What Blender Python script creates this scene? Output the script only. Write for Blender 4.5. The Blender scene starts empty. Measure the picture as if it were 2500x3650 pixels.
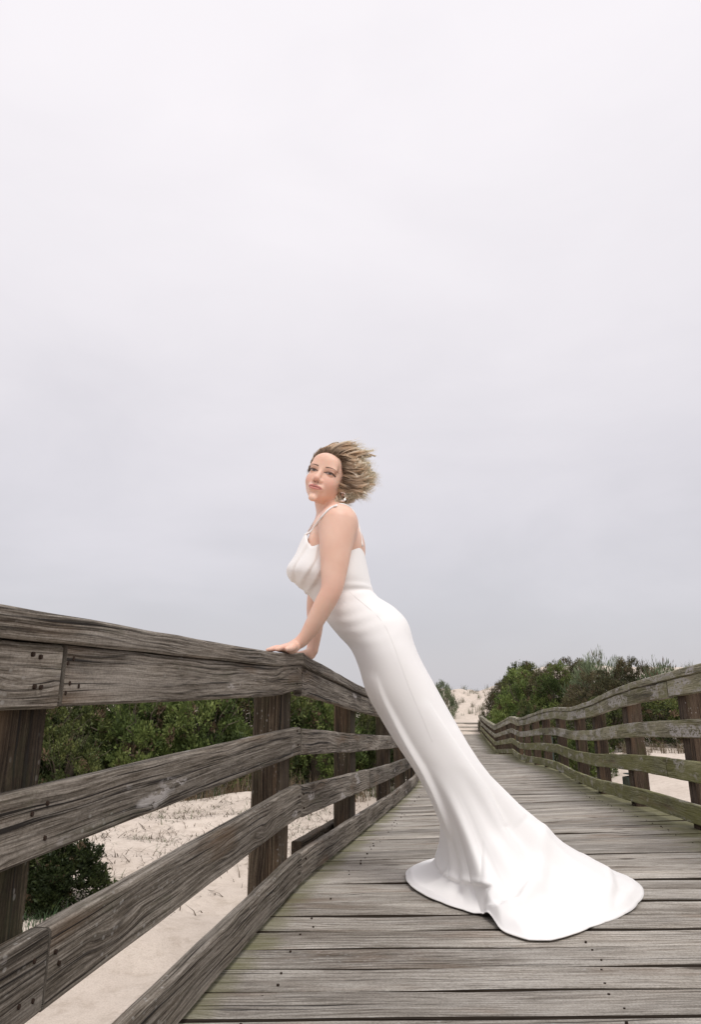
import bpy, math, random
import numpy as np
from mathutils import Vector, Matrix

# ------------------------------------------------------------------ camera, sky, sun
scn = bpy.context.scene
F, CAMH = 2324.0, 0.73                       # focal length in photo pixels, eye height (m)
PIT = math.atan(624.0 / F)
cam = bpy.data.cameras.new("camera"); camo = bpy.data.objects.new("camera", cam)
scn.collection.objects.link(camo); scn.camera = camo
cam.sensor_fit = 'VERTICAL'; cam.sensor_height = 36.0; cam.lens = F / 3650.0 * 36.0
cam.clip_start = 0.05; cam.clip_end = 9000
camo.location = (0, 0, CAMH); camo.rotation_euler = (math.pi / 2 + PIT, 0, 0)

w = bpy.data.worlds.new("World"); scn.world = w; w.use_nodes = True
nt = w.node_tree; nt.nodes.clear()
def N(t, typ, **kw):
    n = t.nodes.new(typ)
    for k, v in kw.items():
        if k == 'i':
            for a, b in v.items(): n.inputs[a].default_value = b
        else: setattr(n, k, v)
    return n
out = N(nt, 'ShaderNodeOutputWorld')
SUN_EL, SUN_AZ = math.radians(54), math.radians(162)      # high, behind the camera's right shoulder
sky = N(nt, 'ShaderNodeTexSky', sky_type='NISHITA'); sky.sun_disc = False
sky.sun_elevation = SUN_EL; sky.sun_rotation = SUN_AZ
bg1 = N(nt, 'ShaderNodeBackground'); bg1.inputs[1].default_value = 0.10
nt.links.new(sky.outputs[0], bg1.inputs[0])
tc = N(nt, 'ShaderNodeTexCoord'); sep = N(nt, 'ShaderNodeSeparateXYZ')
nt.links.new(tc.outputs['Generated'], sep.inputs[0])
mp = N(nt, 'ShaderNodeMapping'); mp.inputs['Scale'].default_value = (1.0, 1.0, 2.3)
nt.links.new(tc.outputs['Generated'], mp.inputs[0])
nz = N(nt, 'ShaderNodeTexNoise', i={'Scale': 2.1, 'Detail': 6.0, 'Roughness': 0.52, 'Distortion': 0.3})
nt.links.new(mp.outputs[0], nz.inputs[0])
mm = N(nt, 'ShaderNodeMath', operation='MULTIPLY_ADD'); mm.inputs[1].default_value = 0.46; mm.inputs[2].default_value = -0.225
nt.links.new(nz.outputs[0], mm.inputs[0])
ad = N(nt, 'ShaderNodeMath', operation='ADD')
nt.links.new(sep.outputs[2], ad.inputs[0]); nt.links.new(mm.outputs[0], ad.inputs[1])
cr = N(nt, 'ShaderNodeValToRGB'); e = cr.color_ramp.elements
e[0].position = 0.0; e[0].color = (0.585, 0.570, 0.605, 1)
e[1].position = 1.0; e[1].color = (1.0, .965, .99, 1)
for p, c in ((0.12, (0.63, 0.615, 0.65, 1)), (0.27, (0.735, 0.71, 0.75, 1)), (0.5, (0.865, 0.83, 0.865, 1)), (0.78, (0.975, 0.935, 0.965, 1))):
    q = e.new(p); q.color = c
nt.links.new(ad.outputs[0], cr.inputs[0])
bg2 = N(nt, 'ShaderNodeBackground'); bg2.inputs[1].default_value = 0.905
nt.links.new(cr.outputs[0], bg2.inputs[0])
mx = N(nt, 'ShaderNodeMixShader'); mx.inputs[0].default_value = 0.93
nt.links.new(bg1.outputs[0], mx.inputs[1]); nt.links.new(bg2.outputs[0], mx.inputs[2])
nt.links.new(mx.outputs[0], out.inputs[0])

sl = bpy.data.lights.new("sun", 'SUN'); sl.energy = 1.5; sl.angle = math.radians(20); sl.color = (1.0, 0.97, 0.93)
so = bpy.data.objects.new("sun", sl); scn.collection.objects.link(so)
sd = Vector((math.sin(SUN_AZ) * math.cos(SUN_EL), math.cos(SUN_AZ) * math.cos(SUN_EL), math.sin(SUN_EL)))
so.rotation_euler = sd.to_track_quat('Z', 'Y').to_euler()
scn.view_settings.view_transform = 'Standard'; scn.view_settings.look = 'None'
scn.view_settings.exposure = 0.20; scn.view_settings.gamma = 1.0; scn.view_settings.use_curve_mapping = False
scn.cycles.max_bounces = 7

# ------------------------------------------------------------------ helpers
C = scn.collection
rnd = random.Random(7); rng = np.random.default_rng(11)
def pt(x, y, Y):
    """point at depth Y seen at photo pixel (x, y)"""
    u = (x - 1250.0) / F; v = (1825.0 - y) / F
    d = Vector((u, math.cos(PIT) - v * math.sin(PIT), math.sin(PIT) + v * math.cos(PIT)))
    return Vector((0, 0, CAMH)) + d * (Y / d.y)
def tag(o, label=None, cat=None, group=None, kind=None):
    if label: o['label'] = label
    if cat: o['category'] = cat
    if group: o['group'] = group
    if kind: o['kind'] = kind
    return o
def empty(name, loc=(0, 0, 0)):
    o = bpy.data.objects.new(name, None); C.objects.link(o); o.location = loc; o.empty_display_size = 0.1
    return o
def mesh(name, V, Fc, mat=None, uv=None, col=None, smooth=False):
    me = bpy.data.meshes.new(name); me.from_pydata([tuple(v) for v in V], [], [tuple(f) for f in Fc])
    if uv is not None:
        L = me.uv_layers.new(name="UVMap"); L.data.foreach_set('uv', np.asarray(uv, np.float32).ravel())
    if col is not None:
        a = me.attributes.new('tint', 'FLOAT_COLOR', 'POINT'); a.data.foreach_set('color', np.asarray(col, np.float32).ravel())
    if smooth: me.polygons.foreach_set('use_smooth', [True] * len(me.polygons))
    if mat: me.materials.append(mat)
    me.update(); return me
def obj(name, me, parent=None):
    o = bpy.data.objects.new(name, me); C.objects.link(o)
    if parent is not None:
        o.parent = parent
        if parent.parent is None: o.matrix_parent_inverse = Matrix.Translation(-Vector(parent.location))
    return o
def fastmesh(name, V, Q, mat=None, col=None, smooth=False):
    """big quad/tri mesh from numpy arrays"""
    me = bpy.data.meshes.new(name); V = np.asarray(V, np.float32); Q = np.asarray(Q, np.int32); k = Q.shape[1]
    me.vertices.add(len(V)); me.vertices.foreach_set('co', V.ravel())
    me.loops.add(Q.size); me.loops.foreach_set('vertex_index', Q.ravel())
    me.polygons.add(len(Q)); me.polygons.foreach_set('loop_start', np.arange(0, Q.size, k, dtype=np.int32))
    me.update(calc_edges=True)
    if smooth: me.polygons.foreach_set('use_smooth', np.ones(len(Q), bool))
    if col is not None:
        a = me.attributes.new('tint', 'FLOAT_COLOR', 'POINT'); a.data.foreach_set('color', np.asarray(col, np.float32).ravel())
    if mat: me.materials.append(mat)
    return me
def tube(path, rad, n=6, cap=True):
    V, Fc = [], []; m = len(path)
    path = [Vector(p) for p in path]
    for i, p in enumerate(path):
        t = (path[min(i + 1, m - 1)] - path[max(i - 1, 0)]).normalized()
        a = t.cross(Vector((0, 0, 1)));  a = a if a.length > 1e-3 else t.cross(Vector((1, 0, 0)))
        a.normalize(); b = t.cross(a); r = rad[i] if hasattr(rad, '__len__') else rad
        for k in range(n):
            q = 2 * math.pi * k / n; V.append(p + (a * math.cos(q) + b * math.sin(q)) * r)
    for i in range(m - 1):
        for k in range(n):
            Fc.append((i * n + k, i * n + (k + 1) % n, (i + 1) * n + (k + 1) % n, (i + 1) * n + k))
    if cap: Fc.append(tuple(range(n - 1, -1, -1))); Fc.append(tuple(range((m - 1) * n, m * n)))
    return V, Fc
def merge(parts):
    V, Fc = [], []
    for v, f in parts:
        o = len(V); V += list(v); Fc += [tuple(i + o for i in q) for q in f]
    return V, Fc

# ------------------------------------------------------------------ materials
def newmat(name, rough=0.8):
    m = bpy.data.materials.new(name); m.use_nodes = True; t = m.node_tree
    b = t.nodes['Principled BSDF']; b.inputs['Roughness'].default_value = rough
    b.inputs['Specular IOR Level'].default_value = 0.25
    return m, t, b
def ramp(t, stops, src):
    r = N(t, 'ShaderNodeValToRGB'); e = r.color_ramp.elements
    while len(e) < len(stops): e.new(0.5)
    for q, (p, c) in zip(e, stops): q.position = p; q.color = (*c, 1) if len(c) == 3 else c
    t.links.new(src, r.inputs[0]); return r
def mixc(t, fac, a, b, blend='MIX'):
    n = N(t, 'ShaderNodeMix', data_type='RGBA', blend_type=blend)
    for s, v in ((0, fac), (6, a), (7, b)):
        if isinstance(v, (int, float)): n.inputs[s].default_value = v
        elif isinstance(v, tuple): n.inputs[s].default_value = (*v, 1)
        else: t.links.new(v, n.inputs[s])
    return n.outputs[2]
def math2(t, op, a, b):
    n = N(t, 'ShaderNodeMath', operation=op)
    for s, v in ((0, a), (1, b)):
        if isinstance(v, (int, float)): n.inputs[s].default_value = v
        else: t.links.new(v, n.inputs[s])
    return n.outputs[0]
def wood(name, dark, mid, light, moss=0.0, mosscol=(0.085, 0.095, 0.03), flake=-2.0, mossy_ends_shaded_sides=False, crack=0.5):
    """weathered timber: UV is metres along the grain / across it"""
    m, t, b = newmat(name, 0.85)
    uv = N(t, 'ShaderNodeUVMap'); inf = N(t, 'ShaderNodeObjectInfo')
    off = N(t, 'ShaderNodeVectorMath', operation='SCALE'); off.inputs[0].default_value = (37.0, 11.0, 5.0)
    t.links.new(inf.outputs['Random'], off.inputs['Scale'])
    add = N(t, 'ShaderNodeVectorMath', operation='ADD'); t.links.new(uv.outputs[0], add.inputs[0]); t.links.new(off.outputs[0], add.inputs[1])
    P = add.outputs[0]
    def noise(scale, sx, sy, det=4, rough=.55, dist=0.0, src=None):
        k = N(t, 'ShaderNodeMapping'); k.inputs['Scale'].default_value = (sx, sy, 1)
        t.links.new(src or P, k.inputs[0])
        n = N(t, 'ShaderNodeTexNoise', i={'Scale': scale, 'Detail': det, 'Roughness': rough, 'Distortion': dist})
        t.links.new(k.outputs[0], n.inputs[0]); return n.outputs[0]
    # warp so that the grain swirls round knots
    kv = N(t, 'ShaderNodeMapping'); kv.inputs['Scale'].default_value = (2.6, 9, 1); t.links.new(P, kv.inputs[0])
    vo = N(t, 'ShaderNodeTexVoronoi', feature='F1', i={'Scale': 1.0, 'Randomness': 1.0}); t.links.new(kv.outputs[0], vo.inputs[0])
    knot = ramp(t, [(0.0, (1, 1, 1)), (0.30, (0, 0, 0))], vo.outputs['Distance']).outputs[0]
    wl = noise(1.0, 1.6, 7, 2)
    wv = math2(t, 'MULTIPLY', math2(t, 'SUBTRACT', wl, 0.5), 0.034)
    kw = math2(t, 'MULTIPLY', knot, 0.022)
    cmb = N(t, 'ShaderNodeCombineXYZ'); t.links.new(math2(t, 'ADD', wv, kw), cmb.inputs[1])
    a2 = N(t, 'ShaderNodeVectorMath', operation='ADD'); t.links.new(P, a2.inputs[0]); t.links.new(cmb.outputs[0], a2.inputs[1])
    PW = a2.outputs[0]
    g1 = noise(1.0, 2.2, 130, 6, .68, 0, PW)           # rings
    g2 = noise(1.0, 14, 330, 3, .7, 0, PW)            # fibres
    g3 = noise(1.0, 1.1, 5, 4, .6)                   # stains
    gg = math2(t, 'ADD', math2(t, 'MULTIPLY', g1, .62), math2(t, 'MULTIPLY', g2, .38))
    col = ramp(t, [(0.39, dark), (0.49, mid), (0.60, light)], gg).outputs[0]
    rg = N(t, 'ShaderNodeSeparateXYZ'); t.links.new(PW, rg.inputs[0])
    ph = math2(t, 'ADD', math2(t, 'MULTIPLY', rg.outputs[1], 62.0), math2(t, 'MULTIPLY', noise(1.0, .9, 5, 3, .5), 9.0))
    rl = math2(t, 'SINE', math2(t, 'MULTIPLY', ph, 6.2832), 0.0)
    rm = math2(t, 'MULTIPLY', ramp(t, [(0.70, (0, 0, 0)), (0.96, (1, 1, 1))], math2(t, 'ADD', math2(t, 'MULTIPLY', rl, .5), .5)).outputs[0],
               ramp(t, [(0.40, (0, 0, 0)), (0.62, (.75, .75, .75))], noise(1.0, 2.0, 14, 3, .6)).outputs[0])
    col = mixc(t, rm, col, tuple(x * .75 for x in dark))
    st = ramp(t, [(0.32, (.50, .47, .44)), (0.50, (1, 1, 1)), (0.72, (1.18, 1.15, 1.12))], g3).outputs[0]
    col = mixc(t, 1.0, col, st, 'MULTIPLY')
    g5 = noise(1.0, 1.7, 7, 5, .7)
    col = mixc(t, ramp(t, [(0.50, (0, 0, 0)), (0.68, (.62, .62, .62))], g5).outputs[0], col, tuple(min(.6, x * 1.12) for x in light))
    # per-board tone
    rv = N(t, 'ShaderNodeMapRange', i={3: 0.80, 4: 1.22}); t.links.new(inf.outputs['Random'], rv.inputs[0])
    col = mixc(t, 1.0, col, rv.outputs[0], 'MULTIPLY')
    # fine isotropic speckle and lichen dots break the streaks up
    sp1 = noise(1.0, 170, 190, 3, .7)
    col = mixc(t, 1.0, col, ramp(t, [(.30, (.70, .68, .66)), (.50, (1, 1, 1)), (.72, (1.22, 1.21, 1.20))], sp1).outputs[0], 'MULTIPLY')
    ld = N(t, 'ShaderNodeTexVoronoi', feature='F1', i={'Scale': 1.0, 'Randomness': 1.0}); lk = N(t, 'ShaderNodeMapping'); lk.inputs['Scale'].default_value = (46, 60, 1); t.links.new(P, lk.inputs[0]); t.links.new(lk.outputs[0], ld.inputs[0])
    lm = math2(t, 'MULTIPLY', ramp(t, [(.16, (1, 1, 1)), (.26, (0, 0, 0))], ld.outputs['Distance']).outputs[0], ramp(t, [(.52, (0, 0, 0)), (.62, (.55, .55, .55))], noise(1.0, 2.6, 9, 4, .6)).outputs[0])
    col = mixc(t, lm, col, (.40, .385, .36))
    # warm brown patches
    g4 = noise(1.0, 2.2, 10, 3, .5)
    col = mixc(t, ramp(t, [(0.56, (0, 0, 0)), (0.75, (.55, .55, .55))], g4).outputs[0], col, (0.17, 0.105, 0.06))
    # dark knots and cracks
    kc = ramp(t, [(0.0, (1, 1, 1)), (0.085, (.85, .85, .85)), (0.14, (0, 0, 0))], vo.outputs['Distance']).outputs[0]
    kmask = math2(t, 'MULTIPLY', kc, ramp(t, [(0.45, (0, 0, 0)), (0.55, (.8, .8, .8))], vo.outputs['Color']).outputs[0])
    col = mixc(t, kmask, col, (0.045, 0.03, 0.02))
    ck = noise(1.0, 1.5, 110, 3, .55, 0, PW)
    cm = ramp(t, [(0.30 + .045 * crack, (1, 1, 1)), (0.36 + .045 * crack, (0, 0, 0))], ck).outputs[0]
    col = mixc(t, cm, col, (0.022, 0.018, 0.015))
    if flake > -1:      # grey-white crust
        f1 = noise(1.0, 3.2, 9, 2); f2 = noise(1.0, 26, 60, 4, .7)
        fm = math2(t, 'MULTIPLY', ramp(t, [(0.60 - .12 * flake, (0, 0, 0)), (0.66 - .1 * flake, (1, 1, 1))], f1).outputs[0],
                   ramp(t, [(0.44, (0, 0, 0)), (0.50, (1, 1, 1))], f2).outputs[0])
        col = mixc(t, math2(t, 'MULTIPLY', fm, .85), col, (0.46, 0.43, 0.41))
    if moss > 0:
        m1 = noise(1.0, 2.3, 8, 5, .65); m2 = noise(1.0, 40, 90, 4, .7)
        mmx = math2(t, 'ADD', math2(t, 'MULTIPLY', m1, .72), math2(t, 'MULTIPLY', m2, .28))
        mf = ramp(t, [(0.62 - .30 * moss, (0, 0, 0)), (0.78 - .30 * moss, (min(1, .45 + .4 * moss),) * 3)], mmx).outputs[0]
        col = mixc(t, mf, col, mosscol)
    if mossy_ends_shaded_sides:     # green growth where planks meet the railings (distance from board ends is in the tint attribute)
        at = N(t, 'ShaderNodeAttribute', attribute_name='tint'); sx = N(t, 'ShaderNodeSeparateColor'); t.links.new(at.outputs[0], sx.inputs[0])
        m1 = noise(1.0, 2.5, 11, 5, .65)
        mf = ramp(t, [(0.48, (0, 0, 0)), (0.74, (.80, .80, .80))], math2(t, 'ADD', math2(t, 'MULTIPLY', sx.outputs[0], .52), math2(t, 'MULTIPLY', m1, .48))).outputs[0]
        col = mixc(t, mf, col, mosscol)
    if mossy_ends_shaded_sides: col = mixc(t, sx.outputs[1], col, (.050, .038, .028))      # unbleached sawn sides, painted dark to stand in for shade in the gaps
    t.links.new(col, b.inputs['Base Color'])
    bp = N(t, 'ShaderNodeBump', i={'Strength': 0.8, 'Distance': 0.005})
    hh = math2(t, 'SUBTRACT', math2(t, 'SUBTRACT', gg, math2(t, 'MULTIPLY', cm, .6)), math2(t, 'MULTIPLY', rm, .25)); t.links.new(hh, bp.inputs['Height'])
    t.links.new(bp.outputs[0], b.inputs['Normal'])
    return m
M_RAILL = wood('weathered_grey_timber', (.038, .030, .022), (.165, .142, .114), (.330, .298, .258), moss=.20, mosscol=(.085, .088, .05), flake=-.55, crack=1.15)
M_RAILR = wood('green_weathered_timber', (.075, .068, .036), (.225, .208, .135), (.400, .375, .285), moss=.55, mosscol=(.165, .160, .060), flake=1.0)
M_RAILG = wood('mossy_green_timber', (.070, .068, .028), (.180, .175, .085), (.330, .320, .200), moss=.66, mosscol=(.160, .158, .048), flake=.5)
M_POSTL = wood('dark_post_timber', (.026, .018, .012), (.072, .053, .036), (.150, .118, .082), moss=.35, mosscol=(.045, .05, .022), crack=1.0)
M_POSTR = wood('brown_post_timber', (.022, .014, .010), (.060, .040, .028), (.110, .080, .058), moss=.30, mosscol=(.06, .07, .022), crack=.8)
M_DECK = wood('grey_deck_timber', (.155, .134, .110), (.345, .316, .276), (.500, .470, .425), mossy_ends_shaded_sides=True, mosscol=(.170, .165, .070), crack=-.10)
M_JOIST = wood('joist_timber', (.03, .025, .02), (.07, .058, .046), (.12, .10, .08))
M_PILE = wood('teal_pile_timber', (.010, .018, .017), (.028, .050, .046), (.09, .14, .125), moss=.2, mosscol=(.03, .05, .03))

def plain(name, c, rough=.6, metal=0.0):
    m, t, b = newmat(name, rough); b.inputs['Base Color'].default_value = (*c, 1); b.inputs['Metallic'].default_value = metal
    n = N(t, 'ShaderNodeTexNoise', i={'Scale': 60.0, 'Detail': 3.0}); tcn = N(t, 'ShaderNodeTexCoord'); t.links.new(tcn.outputs['Object'], n.inputs[0])
    r = ramp(t, [(.3, tuple(x * .75 for x in c)), (.7, tuple(min(1, x * 1.2) for x in c))], n.outputs[0]); t.links.new(r.outputs[0], b.inputs['Base Color'])
    return m
M_NAIL = plain('rusty_iron', (.030, .018, .012), .8)

# ------------------------------------------------------------------ plan of the boardwalk (metres)
LP = np.array([(-.685, -.042), (-.382, 1.668), (-.193, 2.737), (.026, 4.041), (.374, 5.979), (.756, 8.169), (1.651, 14.338), (2.694, 21.725), (4.302, 32.674)])
RP = np.array([(1.31, -.37), (1.89, 3.61), (2.18, 5.6), (2.654, 8.19), (3.537, 14.35), (4.56, 21.76), (6.19, 32.7)])
ZL = np.array([(-1, 0), (2.70, 0), (4.06, -.112), (5.9, -.250), (8.97, -.455), (11.1, -.535), (14.9, -.790), (21.6, -1.29), (27, -1.39), (34, -1.45)])
ZR = np.array([(-1, .015), (2.9, .010), (3.7, -.035), (5.0, -.118), (6.0, -.200), (6.8, -.273), (8.3, -.368), (9.6, -.405), (11.1, -.500), (13.4, -.690), (14.6, -.775), (16.2, -.795), (21.8, -1.30), (27, -1.385), (34, -1.445)])
xl = lambda y: float(np.interp(y, LP[:, 1], LP[:, 0])) if y > -.042 else float(LP[0, 0] + (y + .042) * .177)
xr = lambda y: float(np.interp(y, RP[:, 1], RP[:, 0]))
zl = lambda y: float(np.interp(y, ZL[:, 0], ZL[:, 1]))
zr = lambda y: float(np.interp(y, ZR[:, 0], ZR[:, 1]))

def smooth_noise(n, step, seed):
    r = np.random.default_rng(seed); k = max(3, int(n / step) + 3); c = r.normal(size=k)
    return np.interp(np.linspace(0, k - 1.001, n), np.arange(k), c)

def board(name, ys, xf, ztop, zbot, side, thick, off, mat, parent, seed, rough=.0015):
    """a board running along the railing line; face towards the walk, thickness outwards (side -1 left, +1 right)"""
    n = len(ys); V = []; U = []
    jt, jb, jf = smooth_noise(n, 2.5, seed) * rough, smooth_noise(n, 2.5, seed + 1) * rough, smooth_noise(n, 5, seed + 2) * rough
    bev = .005
    P = [Vector((xf(y), y)) for y in ys]; L = 0; lens = []
    for i in range(n):
        if i: L += (P[i] - P[i - 1]).length
        lens.append(L)
    for i, y in enumerate(ys):
        a, c = P[max(i - 1, 0)], P[min(i + 1, n - 1)]; t = (c - a).normalized(); nrm = Vector((t.y, -t.x)) * side   # outwards
        zt, zb = ztop(y) + jt[i], zbot(y) + jb[i]; o = off + jf[i]
        for d, z in ((o, zb + bev), (o, zt - bev), (o + bev, zt), (o + thick - bev, zt), (o + thick, zt - bev), (o + thick, zb + bev), (o + thick - bev, zb), (o + bev, zb)):
            V.append((P[i].x + nrm.x * d, P[i].y + nrm.y * d, z))
    h = abs(ztop(ys[0]) - zbot(ys[0])); per = np.cumsum([0, h, .007, thick, .007, h, .007, thick, .007])
    Fc, uv = [], []
    for i in range(n - 1):
        for k in range(8):
            k2 = (k + 1) % 8; Fc.append((i * 8 + k, i * 8 + k2, (i + 1) * 8 + k2, (i + 1) * 8 + k))
            uv += [(lens[i], per[k]), (lens[i], per[k + 1]), (lens[i + 1], per[k + 1]), (lens[i + 1], per[k])]
    for base, order in ((0, range(7, -1, -1)), ((n - 1) * 8, range(8))):
        Fc.append(tuple(base + k for k in order)); uv += [(k * .02, (k % 3) * .3) for k in range(8)]
    me = mesh(name, V, Fc, mat, uv)
    return obj(name, me, parent)

def post(name, x, y, z0, z1, nx, ny, w, d, mat, parent, seed, lean=(0, 0)):
    """square post: nx,ny = outward unit vector, w outward width, d along the walk; (x,y) is the near inner corner"""
    tx, ty = -ny, nx
    if ty < 0: tx, ty = -tx, -ty
    V, Fc, uv = [], [], []; m = 9; b = .007
    r = np.random.default_rng(seed)
    ring = [(b, 0), (w - b, 0), (w, b), (w, d - b), (w - b, d), (b, d), (0, d - b), (0, b)]
    j = r.normal(size=(8, 2)) * .0018
    per = np.cumsum([0, w, .01, d, .01, w, .01, d, .01]) + r.random() * 3
    for i in range(m):
        f = i / (m - 1); z = z0 + (z1 - z0) * f
        for k, (p, q) in enumerate(ring):
            p += j[k, 0] + r.normal() * .0012; q += j[k, 1] + r.normal() * .0012
            V.append((x + nx * p + tx * q + lean[0] * f, y + ny * p + ty * q + lean[1] * f, z))
    hh = z1 - z0
    for i in range(m - 1):
        for k in range(8):
            k2 = (k + 1) % 8; Fc.append((i * 8 + k, i * 8 + k2, (i + 1) * 8 + k2, (i + 1) * 8 + k))
            a, c = hh * i / (m - 1), hh * (i + 1) / (m - 1)
            uv += [(a, per[k]), (a, per[k + 1]), (c, per[k + 1]), (c, per[k])]
    Fc.append(tuple((m - 1) * 8 + k for k in range(8))); uv += [(k * .02, (k % 3) * .3) for k in range(8)]
    Fc.append(tuple(7 - k for k in range(8))); uv += [(k * .02, (k % 3) * .3) for k in range(8)]
    V = np.array(V); me = mesh(name, V, Fc, mat, uv)
    # outward winding check
    return obj(name, me, parent)

# ------------------------------------------------------------------ ground, sea
def prof(y):
    return np.interp(y, [-60, -10, 3, 8, 11, 14, 18, 22, 31, 32.6, 33.8, 37, 40, 43, 47, 54, 66, 90, 6000],
                     [-.6, -.6, -.62, -.78, -.93, -1.18, -1.50, -1.65, -1.66, -1.5, -1.0, -.93, -.72, -.25, .42, .38, -.8, -3.2, -4.5])
def sidel(y): return np.interp(y, [-60, 4, 8.6, 10.7, 14, 20, 30, 42, 60, 90, 6000], [-.58, -.62, -.69, -.76, -.66, -.5, -.3, .2, .2, -3.2, -4.5])
def sider(y): return np.interp(y, [-60, 6, 9, 14, 17, 22, 30, 40, 52, 70, 100, 6000], [-.58, -.62, -.68, -.80, -.84, -.55, .20, 1.85, 1.75, -.5, -3.2, -4.5])
_fr = np.random.default_rng(31)
FOOT = [(-.62 - .33 * k * .55 + (.10 if k % 2 else -.10) + _fr.normal() * .05, 2.6 + .55 * k + _fr.normal() * .06) for k in range(12)] + [(-2.2 + .2 * k + _fr.normal() * .12, 5.2 + .33 * k + _fr.normal() * .15) for k in range(8)] + [(4.6 + .45 * k, 7.5 + .42 * k + _fr.normal() * .1) for k in range(10)]
def ground_z(x, y):
    x = np.asarray(x, float); y = np.asarray(y, float)
    lx = np.interp(y, np.append(LP[:, 1], [60, 200]), np.append(LP[:, 0], [8, 28])); rx = np.interp(y, np.append(RP[:, 1], [60, 200]), np.append(RP[:, 0], [10.5, 30]))
    fl = np.clip((lx - .35 - x) / (1.4 + .06 * np.clip(y, 0, 80)), 0, 1); fr = np.clip((x - rx - .35) / (1.6 + .06 * np.clip(y, 0, 80)), 0, 1)
    fl = fl * fl * (3 - 2 * fl); fr = fr * fr * (3 - 2 * fr)
    z = prof(y) * (1 - fl - fr) + sidel(y) * fl + sider(y) * fr
    amp = np.clip((np.hypot(x, y) - 1) / 60, 0.12, 1) * .35 * np.clip((150 - y) / 60, 0, 1)
    z = z + amp * (np.sin(x * .9 + 1.3 * np.sin(y * .5)) * np.sin(y * .7 + x * .3)) * .5
    z = z + .014 * np.sin(x * 3.1 + y * 1.3) * np.sin(y * 2.7 - x * 1.1) + .010 * np.sin(x * 7.3 - y * 2.1 + 2 * np.sin(y * 1.7)) * np.sin(y * 5.9 + x * 2.7)
    lf = np.clip((-x - .3) / 1.0, 0, 1) * np.clip((y - 2.5) / 1.5, 0, 1) * np.clip((14 - y) / 3, 0, 1)     # wind hollows and footprints on the left
    z = z + lf * (.055 * np.sin(x * 1.7 + y * 2.3 + 1.0) * np.sin(y * 1.25 - x * 1.9) + .028 * np.sin(x * 4.3 - y * 3.1) * np.sin(y * 3.7 + x * 1.3))
    for fx, fy in FOOT: z = z - .045 * np.exp(-((x - fx) / .085) ** 2 - ((y - fy) / .14) ** 2) + .016 * np.exp(-((x - fx) / .19) ** 2 - ((y - fy) / .26) ** 2)
    far = np.clip((y - 36) / 8, 0, 1) * np.clip((80 - y) / 20, 0, 1)      # hummocky dune face
    z = z + far * .10 * (np.sin(x * 2.3 + y * 1.1) * np.sin(y * 1.9 - x) + .6 * np.sin(x * 5.1 + 1.7 * y))
    return z
def axis(segs):
    a = [segs[0][0]]
    for lo, hi, st in segs:
        k = max(1, int(round((hi - lo) / st))); a += list(np.linspace(lo, hi, k + 1)[1:])
    return np.array(a)
ax_ = axis([(-4000, -400, 600), (-400, -40, 30), (-40, -9, .8), (-9, 12, .11), (12, 40, .5), (40, 400, 30), (400, 4000, 600)])
ay_ = axis([(-60, -6, 4), (-6, 1, .5), (1, 13, .11), (13, 50, .28), (50, 110, 1.2), (110, 400, 20), (400, 6000, 700)])
GX, GY = np.meshgrid(ax_, ay_); GZ = ground_z(GX, GY) + rng.normal(size=GX.shape) * .0025 * (np.hypot(GX, GY) < 30)
nx_, ny_ = len(ax_), len(ay_); idx = np.arange(nx_ * ny_).reshape(ny_, nx_)
Q = np.stack([idx[:-1, :-1], idx[:-1, 1:], idx[1:, 1:], idx[1:, :-1]], -1).reshape(-1, 4)
m, t, b = newmat('pale_beach_sand', .95)
g = N(t, 'ShaderNodeTexCoord')
n1 = N(t, 'ShaderNodeTexNoise', i={'Scale': .55, 'Detail': 6.0, 'Roughness': .6}); n2 = N(t, 'ShaderNodeTexNoise', i={'Scale': 9.0, 'Detail': 8.0, 'Roughness': .65}); n3 = N(t, 'ShaderNodeTexNoise', i={'Scale': 130.0, 'Detail': 3.0})
for q in (n1, n2, n3): t.links.new(g.outputs['Object'], q.inputs[0])
c1 = ramp(t, [(.3, (.58, .500, .425)), (.7, (.71, .625, .540))], n1.outputs[0]).outputs[0]
c2 = ramp(t, [(.28, (.80, .78, .75)), (.5, (1, 1, 1)), (.75, (1.06, 1.06, 1.06))], n2.outputs[0]).outputs[0]
c3 = ramp(t, [(.25, (.82, .80, .78)), (.6, (1.03, 1.03, 1.03))], n3.outputs[0]).outputs[0]
t.links.new(mixc(t, 1.0, mixc(t, 1.0, c1, c2, 'MULTIPLY'), c3, 'MULTIPLY'), b.inputs['Base Color'])
bp = N(t, 'ShaderNodeBump', i={'Strength': .55, 'Distance': .03}); t.links.new(n2.outputs[0], bp.inputs['Height']); t.links.new(bp.outputs[0], b.inputs['Normal'])
M_SAND = m
sand = obj('sand', fastmesh('sand', np.stack([GX, GY, GZ], -1).reshape(-1, 3), Q, M_SAND, smooth=True)); tag(sand, kind='structure')
m, t, b = newmat('grey_sea_water', .25); b.inputs['Base Color'].default_value = (.40, .40, .41, 1)
g = N(t, 'ShaderNodeTexCoord'); n1 = N(t, 'ShaderNodeTexNoise', i={'Scale': .4, 'Detail': 4.0}); t.links.new(g.outputs['Object'], n1.inputs[0])
bp = N(t, 'ShaderNodeBump', i={'Strength': .5, 'Distance': .4}); t.links.new(n1.outputs[0], bp.inputs['Height']); t.links.new(bp.outputs[0], b.inputs['Normal'])
sea = obj('sea', mesh('sea', [(-5000, 88, -2.9), (5000, 88, -2.9), (5000, 7000, -2.9), (-5000, 7000, -2.9)], [(0, 1, 2, 3)], m)); tag(sea, kind='structure')

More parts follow.
